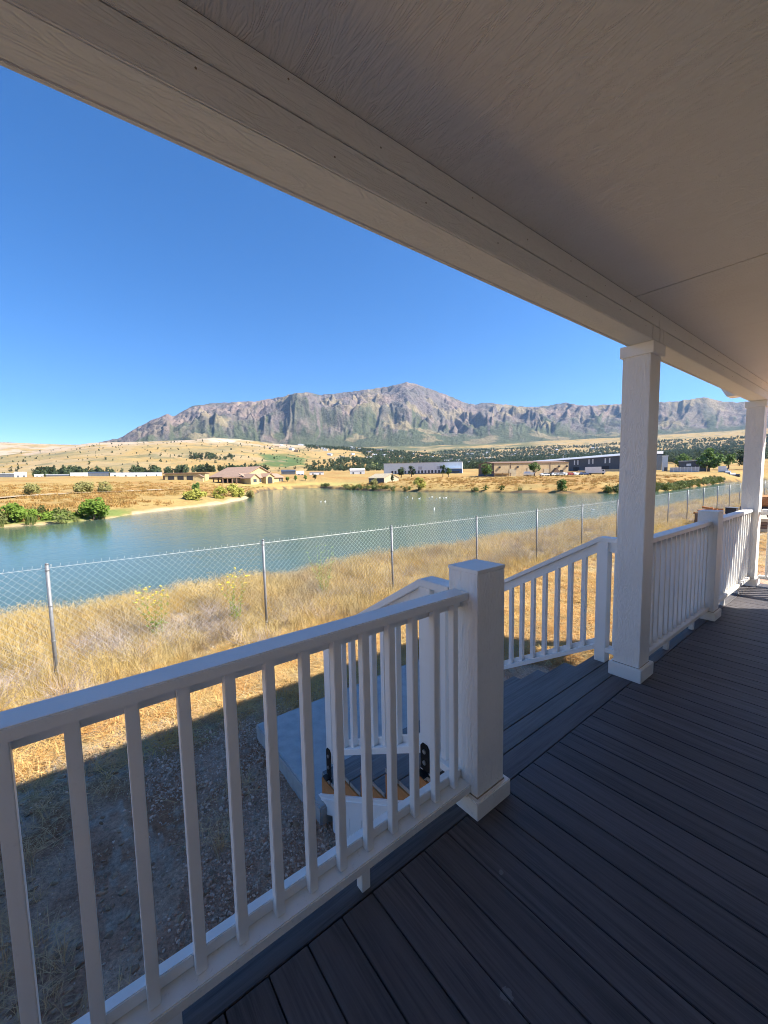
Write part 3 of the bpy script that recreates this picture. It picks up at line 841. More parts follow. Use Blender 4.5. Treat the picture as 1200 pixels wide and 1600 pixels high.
M_flower = simple("yellow_flower", (0.75, 0.55, 0.03), (0.85, 0.68, 0.06), 9, 0.6)

def tuft(nb, h, rad, spread, w, droop, seed, head=0.0):
    rr = random.Random(seed); m = MB()
    for _ in range(nb):
        a = rr.uniform(0, 6.283); q = rad * math.sqrt(rr.random())
        bx, by = q * math.cos(a), q * math.sin(a)
        d = rr.uniform(0, 6.283) if rr.random() < 0.4 else a + rr.uniform(-0.8, 0.8)
        ln = h * rr.uniform(0.45, 1.1); sp = spread * rr.uniform(0.2, 1.3)
        dx, dy = math.cos(d), math.sin(d); px, py = -dy, dx
        ww = w * rr.uniform(0.6, 1.3)
        p = []
        for t in (0, 0.4, 0.75, 1.0):
            out = sp * (t ** 1.6) * ln; z = ln * t * (1 - droop * t * sp)
            p.append((bx + dx * out, by + dy * out, max(z, 0.004)))
        vs_ = []
        for k, c in enumerate(p[:3]):
            q2 = ww * (1, 0.8, 0.5)[k]
            vs_ += [(c[0] - px * q2, c[1] - py * q2, c[2]), (c[0] + px * q2, c[1] + py * q2, c[2])]
        vs_.append(p[3])
        m.add(vs_, [(0, 1, 3, 2), (2, 3, 5, 4), (4, 5, 6)])
        if head and rr.random() < head:
            c = p[3]
            for _k in range(3):
                e = (c[0] + rr.uniform(-0.02, 0.02), c[1] + rr.uniform(-0.02, 0.02), c[2] - rr.uniform(0.0, 0.06))
                m.add([(e[0] - 0.004, e[1], e[2]), (e[0] + 0.004, e[1], e[2]), (e[0] + 0.002, e[1] + 0.003, e[2] - 0.022)], [(0, 1, 2)])
    return m.mesh("tuft")
def twigball(n, R, seed):
    rr = random.Random(seed); m = MB()
    for _ in range(n):
        p = Vector((0, 0, 0.02)); d = Vector((rr.uniform(-1, 1), rr.uniform(-1, 1), rr.uniform(0.1, 1))).normalized()
        for k in range(4):
            q = p + d * R * rr.uniform(0.2, 0.36)
            m.tube(p, q, 0.003 * (1 - 0.18 * k), 3, 0.003 * (1 - 0.18 * (k + 1)))
            p = q; d = (d + Vector((rr.uniform(-1, 1), rr.uniform(-1, 1), rr.uniform(-0.6, 0.8))) * 0.75).normalized()
    return m.mesh("twigs")

def pts_on_ground(x, y, sink=0.0):
    return np.stack([x, y, ground_z(x, y) - sink], 1)
def rnd_rot(n, tilt=0.12):
    return np.stack([rng.normal(0, tilt, n), rng.normal(0, tilt, n), rng.uniform(0, 6.283, n)], 1)
def rnd_scale(n, lo, hi, flat=(0.8, 1.2)):
    s = rng.uniform(lo, hi, n); return np.stack([s, s, s * rng.uniform(*flat, n)], 1)

def in_view(x, y):
    b = np.degrees(np.arctan2(y, x)); return (b > 3) & (b < 106)

def build_grass():
    # tall dry grass on both sides of the fence; the density follows how large it shows
    X = []; Y = []
    for (x0, x1, y0, y1, n) in ((-3, 4, 5.4, 12.2, 4200), (4, 12, 5.0, 12.2, 4200), (12, 26, 4.6, 12.2, 4600), (26, 70, 4.5, 12.2, 5200)):
        x = rng.uniform(x0, x1, n); y = rng.uniform(y0, y1, n)
        edge = 6.1 + (fbm(x * 0.7, y * 0.7, 3, 101) - 0.5) * 2.2
        keep = ((y > edge) & (rng.random(n) < sstep(0.28, 0.5, fbm(x * 1.1, y * 1.1, 3, 106)) * 0.8 + 0.2)) | (rng.random(n) < 0.05)
        X.append(x[keep]); Y.append(y[keep])
    x = np.concatenate(X); y = np.concatenate(Y)
    k = in_view(x, y); x, y = x[k], y[k]
    n = len(x)
    protos = [(tuft(46, 0.50, 0.11, 0.45, 0.0026, 0.35, 11, 0.5), M_straw), (tuft(46, 0.42, 0.13, 0.75, 0.0026, 0.45, 12, 0.5), M_straw),
              (tuft(40, 0.58, 0.09, 0.35, 0.0024, 0.25, 13, 0.6), M_straw), (tuft(56, 0.34, 0.15, 0.95, 0.0026, 0.5, 14, 0.2), M_straw)]
    hgt = 0.36 + 0.95 * fbm(x * 0.6, y * 0.6, 3, 102)
    s = rng.uniform(0.75, 1.15, n) * hgt * np.interp(y, [5.5, 7.0, 12.0], [0.6, 0.88, 1.08])
    scatter("tall_dry_grass", protos, pts_on_ground(x, y, 0.01), rnd_rot(n, 0.14), np.stack([s * 1.1, s * 1.1, s], 1), "tall golden dry grass along the chain link fence", "grass")
    # dead weeds among the grass
    n = 900
    x = np.concatenate([rng.uniform(-3, 6, 330), rng.uniform(6, 40, 570)]); y = np.concatenate([rng.uniform(5.9, 9.5, 330), rng.uniform(6.0, 11.5, 570)])
    k = fbm(x * 0.8, y * 0.8, 3, 108) > 0.46; x, y = x[k], y[k]; n = len(x)
    scatter("dead_weeds", [(twigball(55, 0.42, 3), M_twig), (twigball(45, 0.34, 4), M_twig)], pts_on_ground(x, y), rnd_rot(n, 0.2), rnd_scale(n, 0.5, 1.15), "grey brown dead weeds among the dry grass", "weeds")
    # trodden straw lying flat between the shade and the tall grass
    def flat(nb, R, seed, w=0.0022):
        rr = random.Random(seed); m = MB()
        for _ in range(nb):
            a = rr.uniform(0, 6.283); c = (rr.uniform(-R, R), rr.uniform(-R, R)); ln = rr.uniform(0.06, 0.26)
            dx, dy = math.cos(a), math.sin(a); z0 = rr.uniform(0.004, 0.03); z1 = rr.uniform(0.004, 0.06)
            m.add([(c[0] - dy * w, c[1] + dx * w, z0), (c[0] + dy * w, c[1] - dx * w, z0), (c[0] + dx * ln * 0.5 + dy * w, c[1] + dy * ln * 0.5 - dx * w, (z0 + z1) / 2 + 0.012),
                   (c[0] + dx * ln * 0.5 - dy * w, c[1] + dy * ln * 0.5 + dx * w, (z0 + z1) / 2 + 0.012), (c[0] + dx * ln, c[1] + dy * ln, z1)], [(0, 1, 2, 3), (3, 2, 4)])
        return m.mesh("straw")
    X = []; Y = []
    for (x0, x1, y0, y1, n) in ((-3, 3.5, 3.2, 7.0, 1900), (3.5, 11, 1.6, 7.2, 4200), (11, 40, 2, 6.5, 2300)):
        x = rng.uniform(x0, x1, n); y = rng.uniform(y0, y1, n)
        dens = sstep(4.3, 5.3, y + (fbm(x * 0.9, y * 0.9, 3, 103) - 0.5) * 2.4 + np.clip(x - 3.5, 0, 3))
        keep = rng.random(n) < dens
        X.append(x[keep]); Y.append(y[keep])
    x = np.concatenate(X); y = np.concatenate(Y); k = in_view(x, y) & ~((x > 1.3) & (x < 4.1) & (y < 4.05)); x, y = x[k], y[k]; n = len(x)
    protos = [(flat(90, 0.18, 21), M_litter), (flat(70, 0.16, 22), M_litter), (tuft(24, 0.16, 0.10, 1.1, 0.0022, 0.6, 23), M_litter), (flat(80, 0.2, 24), M_straw)]
    scatter("trodden_straw", protos, pts_on_ground(x, y), rnd_rot(n, 0.08), rnd_scale(n, 0.7, 1.25), "flattened golden straw on the sunlit yard", "straw")
    # sparse dead tufts on the shaded soil
    sx = rng.uniform(-2.2, 1.3, 620); sy = rng.uniform(1.5, 4.9, 620)
    kk = (fbm(sx * 1.6, sy * 1.6, 3, 104) > 0.50) & in_view(sx, sy); sx, sy = sx[kk], sy[kk]; n = len(sx)
    M_shaded_grass = grass_mat("shaded_dead_grass", [(0.55, 0.33, 0.14), (0.68, 0.45, 0.24), (0.46, 0.26, 0.12)], 0.1)  # straw in the shade has its duller look put into the colour
    scatter("dead_grass_tufts", [(tuft(26, 0.17, 0.05, 1.1, 0.0017, 0.7, 31), M_shaded_grass), (flat(26, 0.15, 32, 0.0015), M_shaded_grass), (tuft(16, 0.22, 0.03, 0.9, 0.0016, 0.6, 33), M_shaded_grass), (flat(40, 0.12, 34, 0.0015), M_shaded_grass)],
            pts_on_ground(sx, sy), rnd_rot(n, 0.1), rnd_scale(n, 0.6, 1.2), "dead grass tufts on the shaded soil below the railing", "grass")
    # gravel
    def stone(seed):
        rr = random.Random(seed); bm = bmesh.new(); bmesh.ops.create_icosphere(bm, subdivisions=1, radius=1)
        for v in bm.verts: v.co *= rr.uniform(0.72, 1.15)
        for v in bm.verts: v.co.z *= 0.65
        me = bpy.data.meshes.new("stone"); bm.to_mesh(me); bm.free(); return me
    M_stone = grass_mat("gravel_stone", [(0.30, 0.175, 0.11), (0.50, 0.32, 0.22), (0.38, 0.24, 0.165), (0.60, 0.42, 0.31), (0.68, 0.54, 0.44)], 0.0)
    gx = np.concatenate([rng.uniform(-0.3, 1.42, 20000), rng.uniform(1.2, 4.3, 4500), rng.uniform(4.0, 9.5, 6500)])
    gy = np.concatenate([rng.uniform(1.36, 4.6, 20000), rng.uniform(3.95, 4.9, 4500), rng.uniform(1.4, 5.6, 6500)])
    d = sstep(0.15, 0.85, gx + (fbm(gx * 1.8, gy * 1.8, 3, 105) - 0.5) * 1.1) * (1 - 0.8 * sstep(3.9, 4.7, gy)) * np.where(gx > 4.1, 0.55, 1)
    kk = rng.random(len(gx)) < d; gx, gy = gx[kk], gy[kk]
    ex = rng.uniform(-2.2, 0.6, 3800); ey = rng.uniform(1.4, 4.6, 3800)
    gx = np.concatenate([gx, ex]); gy = np.concatenate([gy, ey]); n = len(gx)
    s = rng.uniform(0.0045, 0.0125, n) * np.where(rng.random(n) < 0.08, 1.6, 1.0); s[-3800:] *= 0.35 + 1.1 * rng.random(3800) ** 3
    scatter("gravel", [(stone(i), M_stone) for i in range(5)], pts_on_ground(gx, gy, -0.002), rnd_rot(n, 0.6), np.stack([s, s, s], 1), "loose gravel around the concrete pad", "gravel")
build_grass()

def build_clods():
    def clod(seed):
        rr = random.Random(seed); bm = bmesh.new(); bmesh.ops.create_icosphere(bm, subdivisions=1, radius=1)
        for v in bm.verts: v.co *= rr.uniform(0.6, 1.2)
        for v in bm.verts: v.co.z *= 0.55
        me = bpy.data.meshes.new("clod"); bm.to_mesh(me); bm.free(); return me
    M_clod = grass_mat("soil_clod", [(0.14, 0.085, 0.05), (0.40, 0.26, 0.16), (0.22, 0.13, 0.08), (0.50, 0.36, 0.24)], 0.0)
    x = rng.uniform(-2.4, 1.2, 5200); y = rng.uniform(1.4, 5.0, 5200)
    k = (rng.random(5200) < 0.35 + 0.65 * (fbm(x * 1.5, y * 1.5, 3, 111) > 0.5)) & in_view(x, y); x, y = x[k], y[k]; n = len(x)
    s = 0.005 + 0.030 * rng.random(n) ** 2.8
    scatter("soil_clods", [(clod(i) if i < 4 else clod(i), M_clod) for i in range(4)], pts_on_ground(x, y, 0.002), rnd_rot(n, 0.5), np.stack([s, s, s], 1), "crumbly clods of shaded soil below the foreground railing", "soil")
build_clods()

def weed(x, y, h, flowers, label, seed):
    rr = random.Random(seed)
    root = tag(empty("weed", (x, y, gz(x, y))), label, "weed", "green weeds by the fence")
    st = MB(); lf = MB(); fl = MB()
    for _ in range(9):
        p = Vector((rr.uniform(-.08, .08), rr.uniform(-.08, .08), 0)); d = Vector((rr.uniform(-.45, .45), rr.uniform(-.45, .45), 1)).normalized()
        for k in range(6):
            q = p + d * h / 6 * rr.uniform(0.8, 1.2)
            st.tube(p, q, 0.006 - 0.0008 * k, 4, 0.0052 - 0.0008 * k)
            for _k in range(4):
                a = rr.uniform(0, 6.28); ln = rr.uniform(0.05, 0.11) * (1 - 0.08 * k)
                e = q + Vector((math.cos(a), math.sin(a), rr.uniform(-0.3, 0.5))) * ln
                s = Vector((-math.sin(a), math.cos(a), 0)) * ln * 0.22; m_ = (q + e) / 2
                lf.add([q, m_ + s, e, m_ - s], [(0, 1, 2, 3)])
            if flowers and k > 3 and rr.random() < 0.8:
                for _k in range(2):
                    c = q + Vector((rr.uniform(-.04, .04), rr.uniform(-.04, .04), rr.uniform(0, .05)))
                    bm_r = 0.022
                    ring = [(c.x + bm_r * math.cos(t), c.y + bm_r * math.sin(t), c.z + 0.004) for t in np.linspace(0, 6.28, 7)[:-1]]
                    fl.add(ring + [(c.x, c.y, c.z + 0.014), (c.x, c.y, c.z - 0.012)], [(i, (i + 1) % 6, 6) for i in range(6)] + [((i + 1) % 6, i, 7) for i in range(6)])
            p = q; d = (d + Vector((rr.uniform(-.3, .3), rr.uniform(-.3, .3), 0.15))).normalized()
    link("stems", st.mesh("stems"), M_greenleaf, root, local=True)
    link("leaves", lf.mesh("leaves"), M_greenleaf, root, local=True)
    if flowers: link("flowers", fl.mesh("flowers"), M_flower, root, local=True)
weed(1.05, 8.3, 1.05, True, "yellow flowering weed behind the fence, left of the second fence post", 1)
weed(2.55, 8.4, 1.0, True, "small yellow flowering weed close by the second fence post", 2)
weed(4.9, 8.8, 1.25, False, "pale green leafy weed behind the fence between the second and third posts", 3)

# ================================================================== FAR SIDE OF THE LAKE
def flatmat(name, c, rough=0.75, var=0.12):
    return simple(name, tuple(x * (1 - var) for x in c), tuple(min(1, x * (1 + var)) for x in c), 0.8, rough, 0, 0)
C_tan = flatmat("tan_wall", (0.56, 0.42, 0.24)); C_brown = flatmat("brown_wall", (0.17, 0.115, 0.082)); C_cream = flatmat("cream_stucco", (0.48, 0.38, 0.20))
C_tile = flatmat("clay_roof_tile", (0.33, 0.225, 0.165)); C_dark = flatmat("dark_opening", (0.035, 0.035, 0.04)); C_white = flatmat("white_metal_wall", (0.74, 0.75, 0.77), 0.5, 0.05)
C_slate = flatmat("slate_blue_wall", (0.060, 0.075, 0.105), 0.5); C_blue = flatmat("blue_wall", (0.05, 0.11, 0.27), 0.5); C_grey = flatmat("grey_metal_roof", (0.42, 0.45, 0.50), 0.5)
C_pale = flatmat("pale_tan_roof", (0.52, 0.44, 0.30)); C_glass = flatmat("window_glass", (0.05, 0.07, 0.09), 0.15); C_red = flatmat("dull_red", (0.28, 0.06, 0.05))
C_shadew = flatmat("shade_tinted_white_wall", (0.62, 0.68, 0.74), 0.5, 0.05); C_dgrey = flatmat("dark_grey_wall", (0.10, 0.11, 0.13)); C_wood = flatmat("weathered_wood", (0.20, 0.13, 0.09))  # the bluish white is white wall with its shade put into the colour

def frame2(name, label, cat, A, Bp, group=None):
    """root at A (left end of the front), local x along the front, local y away from the porch"""
    d = Bp - A
    root = tag(empty(name, (A.x, A.y, min(A.z, Bp.z) - 0.1), math.atan2(d.y, d.x)), label, cat, group)
    return root, math.hypot(d.x, d.y)
def lb(root, nm, x0, x1, y0, y1, z0, z1, mat, parent=None):
    return link(nm, MB().box(x0, x1, y0, y1, z0, z1).mesh(nm), mat, parent or root, local=True)
def gable_y(x0, x1, y0, y1, ze, zr, over=0.4, th=0.25):      # ridge runs along y
    xm = (x0 + x1) / 2; s = (zr - ze) / (xm - x0)
    return MB().prism([(x0 - over, ze - over * s), (xm, zr), (x1 + over, ze - over * s), (x1 + over, ze - over * s + th), (xm, zr + th), (x0 - over, ze - over * s + th)], 'y', y0 - over, y1 + over)
def gable_x(x0, x1, y0, y1, ze, zr, over=0.4, th=0.25):      # ridge runs along x
    ym = (y0 + y1) / 2; s = (zr - ze) / (ym - y0)
    return MB().prism([(y0 - over, ze - over * s), (ym, zr), (y1 + over, ze - over * s), (y1 + over, ze - over * s + th), (ym, zr + th), (y0 - over, ze - over * s + th)], 'x', x0 - over, x1 + over)

def clubhouse():
    root, L = frame2("clubhouse", "cream clubhouse with clay tile roofs and an arched entrance across the bay", "building", polar(71.15, 206), polar(66.36, 226))
    D = 26.0
    link("wall", MB().prism([(2, -1), (L, -1), (L, 3.6), ((L + 2) / 2, 8.6), (2, 3.6)], 'y', 4.0, D).mesh("wall"), C_cream, root, local=True)
    link("main_roof", gable_y(2, L, 4.0, D, 3.6, 8.6, 0.7, 0.3).mesh("main_roof"), C_tile, root, local=True)
    lb(root, "front_wall", 0.5, L + 1.0, 0, 4.0, -1, 3.0, C_cream)
    link("front_roof", MB().prism([(-0.8, 2.8), (4.0, 4.9), (4.0, 5.15), (-0.8, 3.05)], 'x', -0.2, L + 1.6).mesh("front_roof"), C_tile, root, local=True)
    # arched entrance
    x0 = L * 0.45; w = 6.0
    link("entrance_gable", MB().prism([(x0, -1), (x0 + w, -1), (x0 + w, 3.4), (x0 + w / 2, 5.0), (x0, 3.4)], 'y', -2.2, 0.0).mesh("entrance_gable"), C_cream, root, local=True)
    link("entrance_roof", gable_y(x0, x0 + w, -2.2, 3.2, 3.4, 5.0, 0.5, 0.25).mesh("entrance_roof"), C_tile, root, local=True)
    arch = [(x0 + 1.2, -0.5), (x0 + w - 1.2, -0.5)] + [(x0 + w / 2 + 1.8 * math.cos(t), 2.0 + 1.5 * math.sin(t)) for t in np.linspace(0, math.pi, 11)]
    link("entrance_arch", MB().prism(arch, 'y', -2.26, -2.2).mesh("entrance_arch"), C_dark, root, local=True)
    for x in (1.2, 4.0, L * 0.45 - 2.4, L * 0.45 + 7.2, L - 2.2, L - 0.3):
        f = lb(root, "window", x, x + 1.3, -0.06, 0, 0.7, 2.4, C_wood)
        lb(root, "pane", x + 0.12, x + 1.18, -0.09, -0.06, 0.82, 2.28, C_glass, f)
    # left wing with its own small gable, and the open pergola beside it
    lb(root, "wing_wall", -0.5, 5.2, -4.0, -0.0, -1, 2.8, C_cream)
    link("wing_gable", MB().prism([(-0.5, 2.8), (5.2, 2.8), (2.35, 4.6)], 'y', -4.0, 2.0).mesh("wing_gable"), C_cream, root, local=True)
    link("wing_roof", gable_y(-0.5, 5.2, -4.0, 3.0, 2.8, 4.6, 0.5, 0.25).mesh("wing_roof"), C_tile, root, local=True)
    f = lb(root, "window", 1.3, 3.5, -4.06, -4.0, 0.7, 2.3, C_wood); lb(root, "pane", 1.45, 3.35, -4.1, -4.06, 0.85, 2.15, C_glass, f)
    lb(root, "side_wall", 2.0, 2.6, 26.0, 27.0, -1, 3.6, C_cream)
    lb(root, "pergola_roof", -12.5, -0.6, 1.5, 8.0, 3.0, 3.5, C_wood)
    for x in (-12.2, -9.4, -6.6, -3.8, -1.2):
        for y in (1.8, 7.6): lb(root, "pergola_post", x, x + 0.45, y, y + 0.45, -1, 3.0, C_wood)
    lb(root, "pergola_back_wall", -7.0, -0.6, 8.2, 8.5, -1, 2.6, C_dark)
clubhouse()
def garage():
    root, L = frame2("garage_building", "low cream garage with four dark bays left of the clubhouse", "building", polar(80.71, 214), polar(76.07, 210))
    lb(root, "wall", 0, L, 0, 9, -1, 3.7, C_cream); lb(root, "roof", -0.6, L + 0.4, -0.6, 9.6, 3.7, 4.15, C_wood)
    for i in range(4):
        x = L * (0.08 + 0.23 * i)
        d = lb(root, "bay_door", x, x + L * 0.15, -0.08, 0, -0.9, 2.6, C_dark)
    lb(root, "end_shade_wall", -0.9, -0.02, 0.5, 9, -1, 3.0, C_wood)
    k = tag(empty("kiosk", polar(77.28, 203)), "small cream gabled kiosk standing in front of the garage bays", "kiosk")
    k.rotation_euler = (0, 0, root.rotation_euler[2])
    link("wall", MB().prism([(0, -0.5), (3.3, -0.5), (3.3, 2.0), (1.65, 2.9), (0, 2.0)], 'y', 0, 3).mesh("wall"), C_cream, k, local=True)
    link("roof", gable_y(0, 3.3, 0, 3, 2.0, 2.9, 0.35, 0.2).mesh("roof"), C_tile, k, local=True)
garage()
def shed():
    root, L = frame2("shed", "brown shed with a pale gable roof on the far shore", "shed", polar(54.19, 172), polar(52.00, 164))
    D = 8.0
    lb(root, "wall", 0, L, 0, D, -0.8, 2.7, C_dgrey)
    link("gable_wall", MB().prism([(0.0, -0.8), (D, -0.8), (D, 2.7), (D / 2, 4.4), (0.0, 2.7)], 'x', L, L + 0.05).mesh("gable_wall"), C_pale, root, local=True)
    link("roof", gable_x(0, L, 0, D, 2.7, 4.4, 0.35, 0.15).mesh("roof"), C_pale, root, local=True)
    for x in (0.6, 1.9, 3.2):
        f = lb(root, "window", x, x + 0.8, -0.05, 0, 0.6, 1.6, C_white); lb(root, "pane", x + 0.1, x + 0.7, -0.08, -0.05, 0.7, 1.5, C_glass, f)
shed()
def blue_warehouse():
    root, L = frame2("warehouse", "long shade-tinted white and blue warehouse with dock doors behind the shed", "building", polar(52.00, 380), polar(40.95, 372))
    lb(root, "wall", 0, L, 0, 40, -1, 10.4, C_shadew)
    lb(root, "roof", -0.3, L + 0.3, -0.3, 40, 10.4, 10.9, C_grey)
    lb(root, "plinth", 0, L, -0.15, 0, -1, 0.9, C_dgrey)
    for i in range(3):
        x = L * (0.215 + 0.235 * i)
        f = lb(root, "upper_window", x, x + 3.6, -0.12, 0, 4.4, 7.2, C_grey)
    for i in range(15):
        x = L * (0.10 + 0.043 * i)
        lb(root, "dock_door", x, x + 1.7, -0.14, 0, 1.0, 3.6, C_slate if i % 3 else C_dark)
    lb(root, "entrance_block", L * 0.80, L, -7, -0.16, -1, 4.2, C_blue)
    lb(root, "entrance_canopy", L * 0.79, L, -8, -0.16, 4.2, 4.7, C_shadew)
    lb(root, "entrance_window", L * 0.82, L * 0.97, -7.1, -7, 0.8, 2.4, C_glass)
blue_warehouse()
def tan_building():
    root, L = frame2("tan_building", "tan metal building with a brown gable end and red emblem", "building", polar(36.61, 205), polar(27.27, 223))
    W = 21.0; H = 6.6
    link("wall", MB().prism([(0, -1), (W, -1), (W, H), (W / 2, H + 1.0), (0, H)], 'x', 0, L).mesh("wall"), C_tan, root, local=True)
    link("gable_cladding", MB().prism([(-0.05, -1), (W + 0.05, -1), (W + 0.05, H), (W / 2, H + 1.05), (-0.05, H)], 'x', -0.15, -0.005).mesh("gable_cladding"), C_brown, root, local=True)
    link("roof", gable_x(0, L, 0, W, H, H + 1.0, 0.3, 0.2).mesh("roof"), C_wood, root, local=True)
    lb(root, "base_course", -0.16, -0.30, 0, W, -1, 1.4, C_dgrey)
    # emblem: a spread-winged mark over a white line of lettering
    em = [(9.2, 4.6), (10.6, 4.9), (11.4, 6.2), (10.4, 5.8), (9.6, 6.0), (8.4, 5.5), (7.4, 6.0), (8.2, 5.0)]
    link("emblem", MB().prism(em, 'x', -0.24, -0.16).mesh("emblem"), C_red, root, local=True)
    lb(root, "sign_lettering", -0.24, -0.16, 6.4, 12.0, 3.7, 4.15, C_white)
    for x in (0.09, 0.37, 0.62):
        lb(root, "pilaster", L * x - 0.15 + 5, L * x + 0.15 + 5, -0.12, 0, -1, H, C_brown)
    for x, w, h in ((0.20, 3.6, 3.9), (0.44, 3.8, 4.4), (0.66, 3.0, 3.6)):
        f = lb(root, "roller_door", L * x, L * x + w, -0.14, 0, -0.9, h, C_pale)
    for x in (0.06, 0.30, 0.54, 0.86, 0.965):
        lb(root, "wall_lamp", L * x, L * x + 0.8, -0.5, 0, 4.3, 5.1, C_dark)
    lb(root, "open_doorway", L * 0.885, L * 0.93, -0.12, 0, 0.4, 2.9, C_dark)
    lb(root, "canopy", -1.0, L * 0.20, -2.4, -0.15, 1.6, 1.9, C_wood)
    for x in (-0.8, 3.2, L * 0.19): lb(root, "canopy_post", x, x + 0.25, -2.3, -2.05, -1, 1.6, C_wood)
    link("porch_gable", MB().prism([(L * 0.76, -0.6), (L * 0.76 + 4, -0.6), (L * 0.76 + 4, 1.6), (L * 0.76 + 2, 3.9), (L * 0.76, 1.6)], 'y', -2, -0.02).mesh("porch_gable"), C_brown, root, local=True)
tan_building()
def dark_warehouse():
    root, L = frame2("dark_warehouse", "long dark slate warehouse with a white roof edge behind the tan building", "building", polar(33.76, 440), polar(19.14, 298))
    H = 10.5
    lb(root, "wall", 0, L, 0, 13, -2, H, C_slate)
    link("roof_edge", MB().prism([(-1.2, H), (-1.2, H + 0.3), (1.2, H + 1.7), (13.5, H + 1.7), (13.5, H)], "x", -0.5, L + 0.5).mesh("roof_edge"), C_white, root, local=True)
    lb(root, "end_wall", L, L + 0.3, 0, 13, -2, H, C_slate)
    for i in range(9):
        for o in (0, 4.4):
            x = L * (0.06 + 0.105 * i) + o
            lb(root, "light_panel", x, x + 1.3, -0.15, 0, H - 4.4, H - 0.9, C_white)
    for i in range(4):
        x = L * (0.18 + 0.2 * i); lb(root, "dock_opening", x, x + 7, -0.15, 0, 0.4, 4.2, C_dark)
    lb(root, "low_wall", L * 0.72, L, -12, -11.6, -2, 1.6, C_pale)
dark_warehouse()
def right_building():
    root, L = frame2("dark_flat_roof_building", "low dark flat roofed building beyond the field, right of the tall column", "building", polar(15.67, 262), polar(13.15, 262))
    lb(root, "wall", 0, L, 0, 14, -1, 5.6, C_dgrey); lb(root, "roof", -0.3, L + 0.3, -0.3, 14, 5.6, 6.0, C_grey)
    f = lb(root, "window", L * 0.28, L * 0.45, -0.1, 0, 3.2, 4.4, C_white)
    w, L2 = frame2("grey_yard_wall", "low grey metal yard wall in front of the dark building", "wall", polar(16.45, 252), polar(13.82, 250))
    lb(w, "panel", 0, L2, 0, 0.2, -1, 2.6, C_grey)
    for i in range(9): lb(w, "wall_post", L2 * i / 8 - 0.1, L2 * i / 8 + 0.1, -0.15, -0.005, -1, 2.8, C_shadew)
    wb, L3 = frame2("white_tank_building", "white block standing at the right end of the dark warehouse", "building", polar(17.25, 276), polar(16.70, 276))
    lb(wb, "wall", 0, L3, 0, 5, -1, 8.6, C_shadew); lb(wb, "roof", -0.2, L3 + 0.2, -0.2, 5, 8.6, 9.0, C_white)
    lb(wb, "door", 1, 2.6, -0.1, 0, -0.6, 2.4, C_dgrey)
right_building()

def low_block(name, label, pa, pb, r, h, wall, roof, depth=14, gable=None):
    root, L = frame2(name, label, "building", polar(pa, r), polar(pb, r))
    lb(root, "wall", 0, L, 0, depth, -1, h, wall)
    if gable: link("roof", gable_x(0, L, 0, depth, h, h + gable, 0.3, 0.2).mesh("roof"), roof, root, local=True)
    else: lb(root, "roof", -0.3, L + 0.3, -0.3, depth, h, h + 0.5, roof)
    n = max(2, int(L / 8))
    for i in range(n):
        x = L * (i + 0.35) / n
        lb(root, "door", x, x + 1.6, -0.1, 0, -0.5, min(2.6, h * 0.6), C_dgrey)
low_block("long_shed", "dark low shed at the left edge beyond the field", 96.81, 94.75, 520, 3.4, C_dgrey, C_grey)
low_block("white_house", "small white house beyond the field near the left edge", 94.70, 93.75, 500, 3.6, C_white, C_white, 12, 1.6)
low_block("white_shed", "small low white shed right of the small white house", 93.13, 92.39, 505, 3.0, C_white, C_white)
low_block("grey_shed", "grey low shed between two white sheds beyond the field", 92.17, 90.19, 520, 3.6, C_dgrey, C_grey)
low_block("white_barn", "bright white long barn left of the dark roofed barn", 90.07, 88.50, 500, 5.0, C_white, C_white)
low_block("dark_barn", "dark roofed barn between the two white barns beyond the field", 88.44, 86.49, 515, 5.0, C_dgrey, C_slate, 14, 1.0)
low_block("long_white_barn", "very long low white barn beyond the field left of the garage", 86.37, 80.99, 480, 4.2, C_white, C_grey)
low_block("white_hall", "white gabled hall beyond the far shore left of the warehouse", 56.84, 54.74, 430, 4.4, C_white, C_white, 16, 2.0)
low_block("white_tent", "small white tent like hut right of the clubhouse", 64.28, 63.31, 400, 1.6, C_white, C_white, 8, 2.4)
low_block("white_trailer_home", "white mobile home right of the white tent hut", 62.51, 60.55, 410, 2.8, C_white, C_grey, 6)
low_block("grey_house", "grey house with dark roof among trees right of the clubhouse", 66.36, 64.45, 430, 3.2, C_dgrey, C_slate, 12, 1.8)

# ------------------------------------------------------------------ vehicles
C_tyre = flatmat("tyre_rubber", (0.02, 0.02, 0.022))
def carpaint(n, c):
    t = NT(n); t.color(c).rough(0.3, 0.5); return t.mat
def car(loc, rz, mat, label):
    root = tag(empty("parked_car", loc, rz), label, "car", "cars parked by the tan building")
    body = [(0, 0.35), (4.4, 0.35), (4.45, 0.75), (4.2, 0.92), (3.3, 1.0), (2.75, 1.45), (1.2, 1.48), (0.45, 1.02), (0.02, 0.95)]
    link("body", MB().prism(body, 'y', 0, 1.8).mesh("body", 0.05), mat, root, local=True)
    link("window_band", MB().prism([(0.72, 1.02), (3.15, 1.02), (2.70, 1.38), (1.24, 1.40)], 'y', -0.012, 1.812).mesh("window_band"), C_glass, root, local=True)
    for x in (0.85, 3.5):
        for y in (0.0, 1.6):
            link("wheel", MB().tube((x, y - 0.02, 0.33), (x, y + 0.22, 0.33), 0.33, 12).mesh("wheel"), C_tyre, root, local=True)
P_w, P_s, P_k, P_r, P_b = carpaint("white_car_paint", (0.78, 0.78, 0.78)), carpaint("silver_car_paint", (0.45, 0.47, 0.5)), carpaint("black_car_paint", (0.03, 0.03, 0.035)), carpaint("red_car_paint", (0.28, 0.04, 0.04)), carpaint("blue_car_paint", (0.06, 0.10, 0.22))
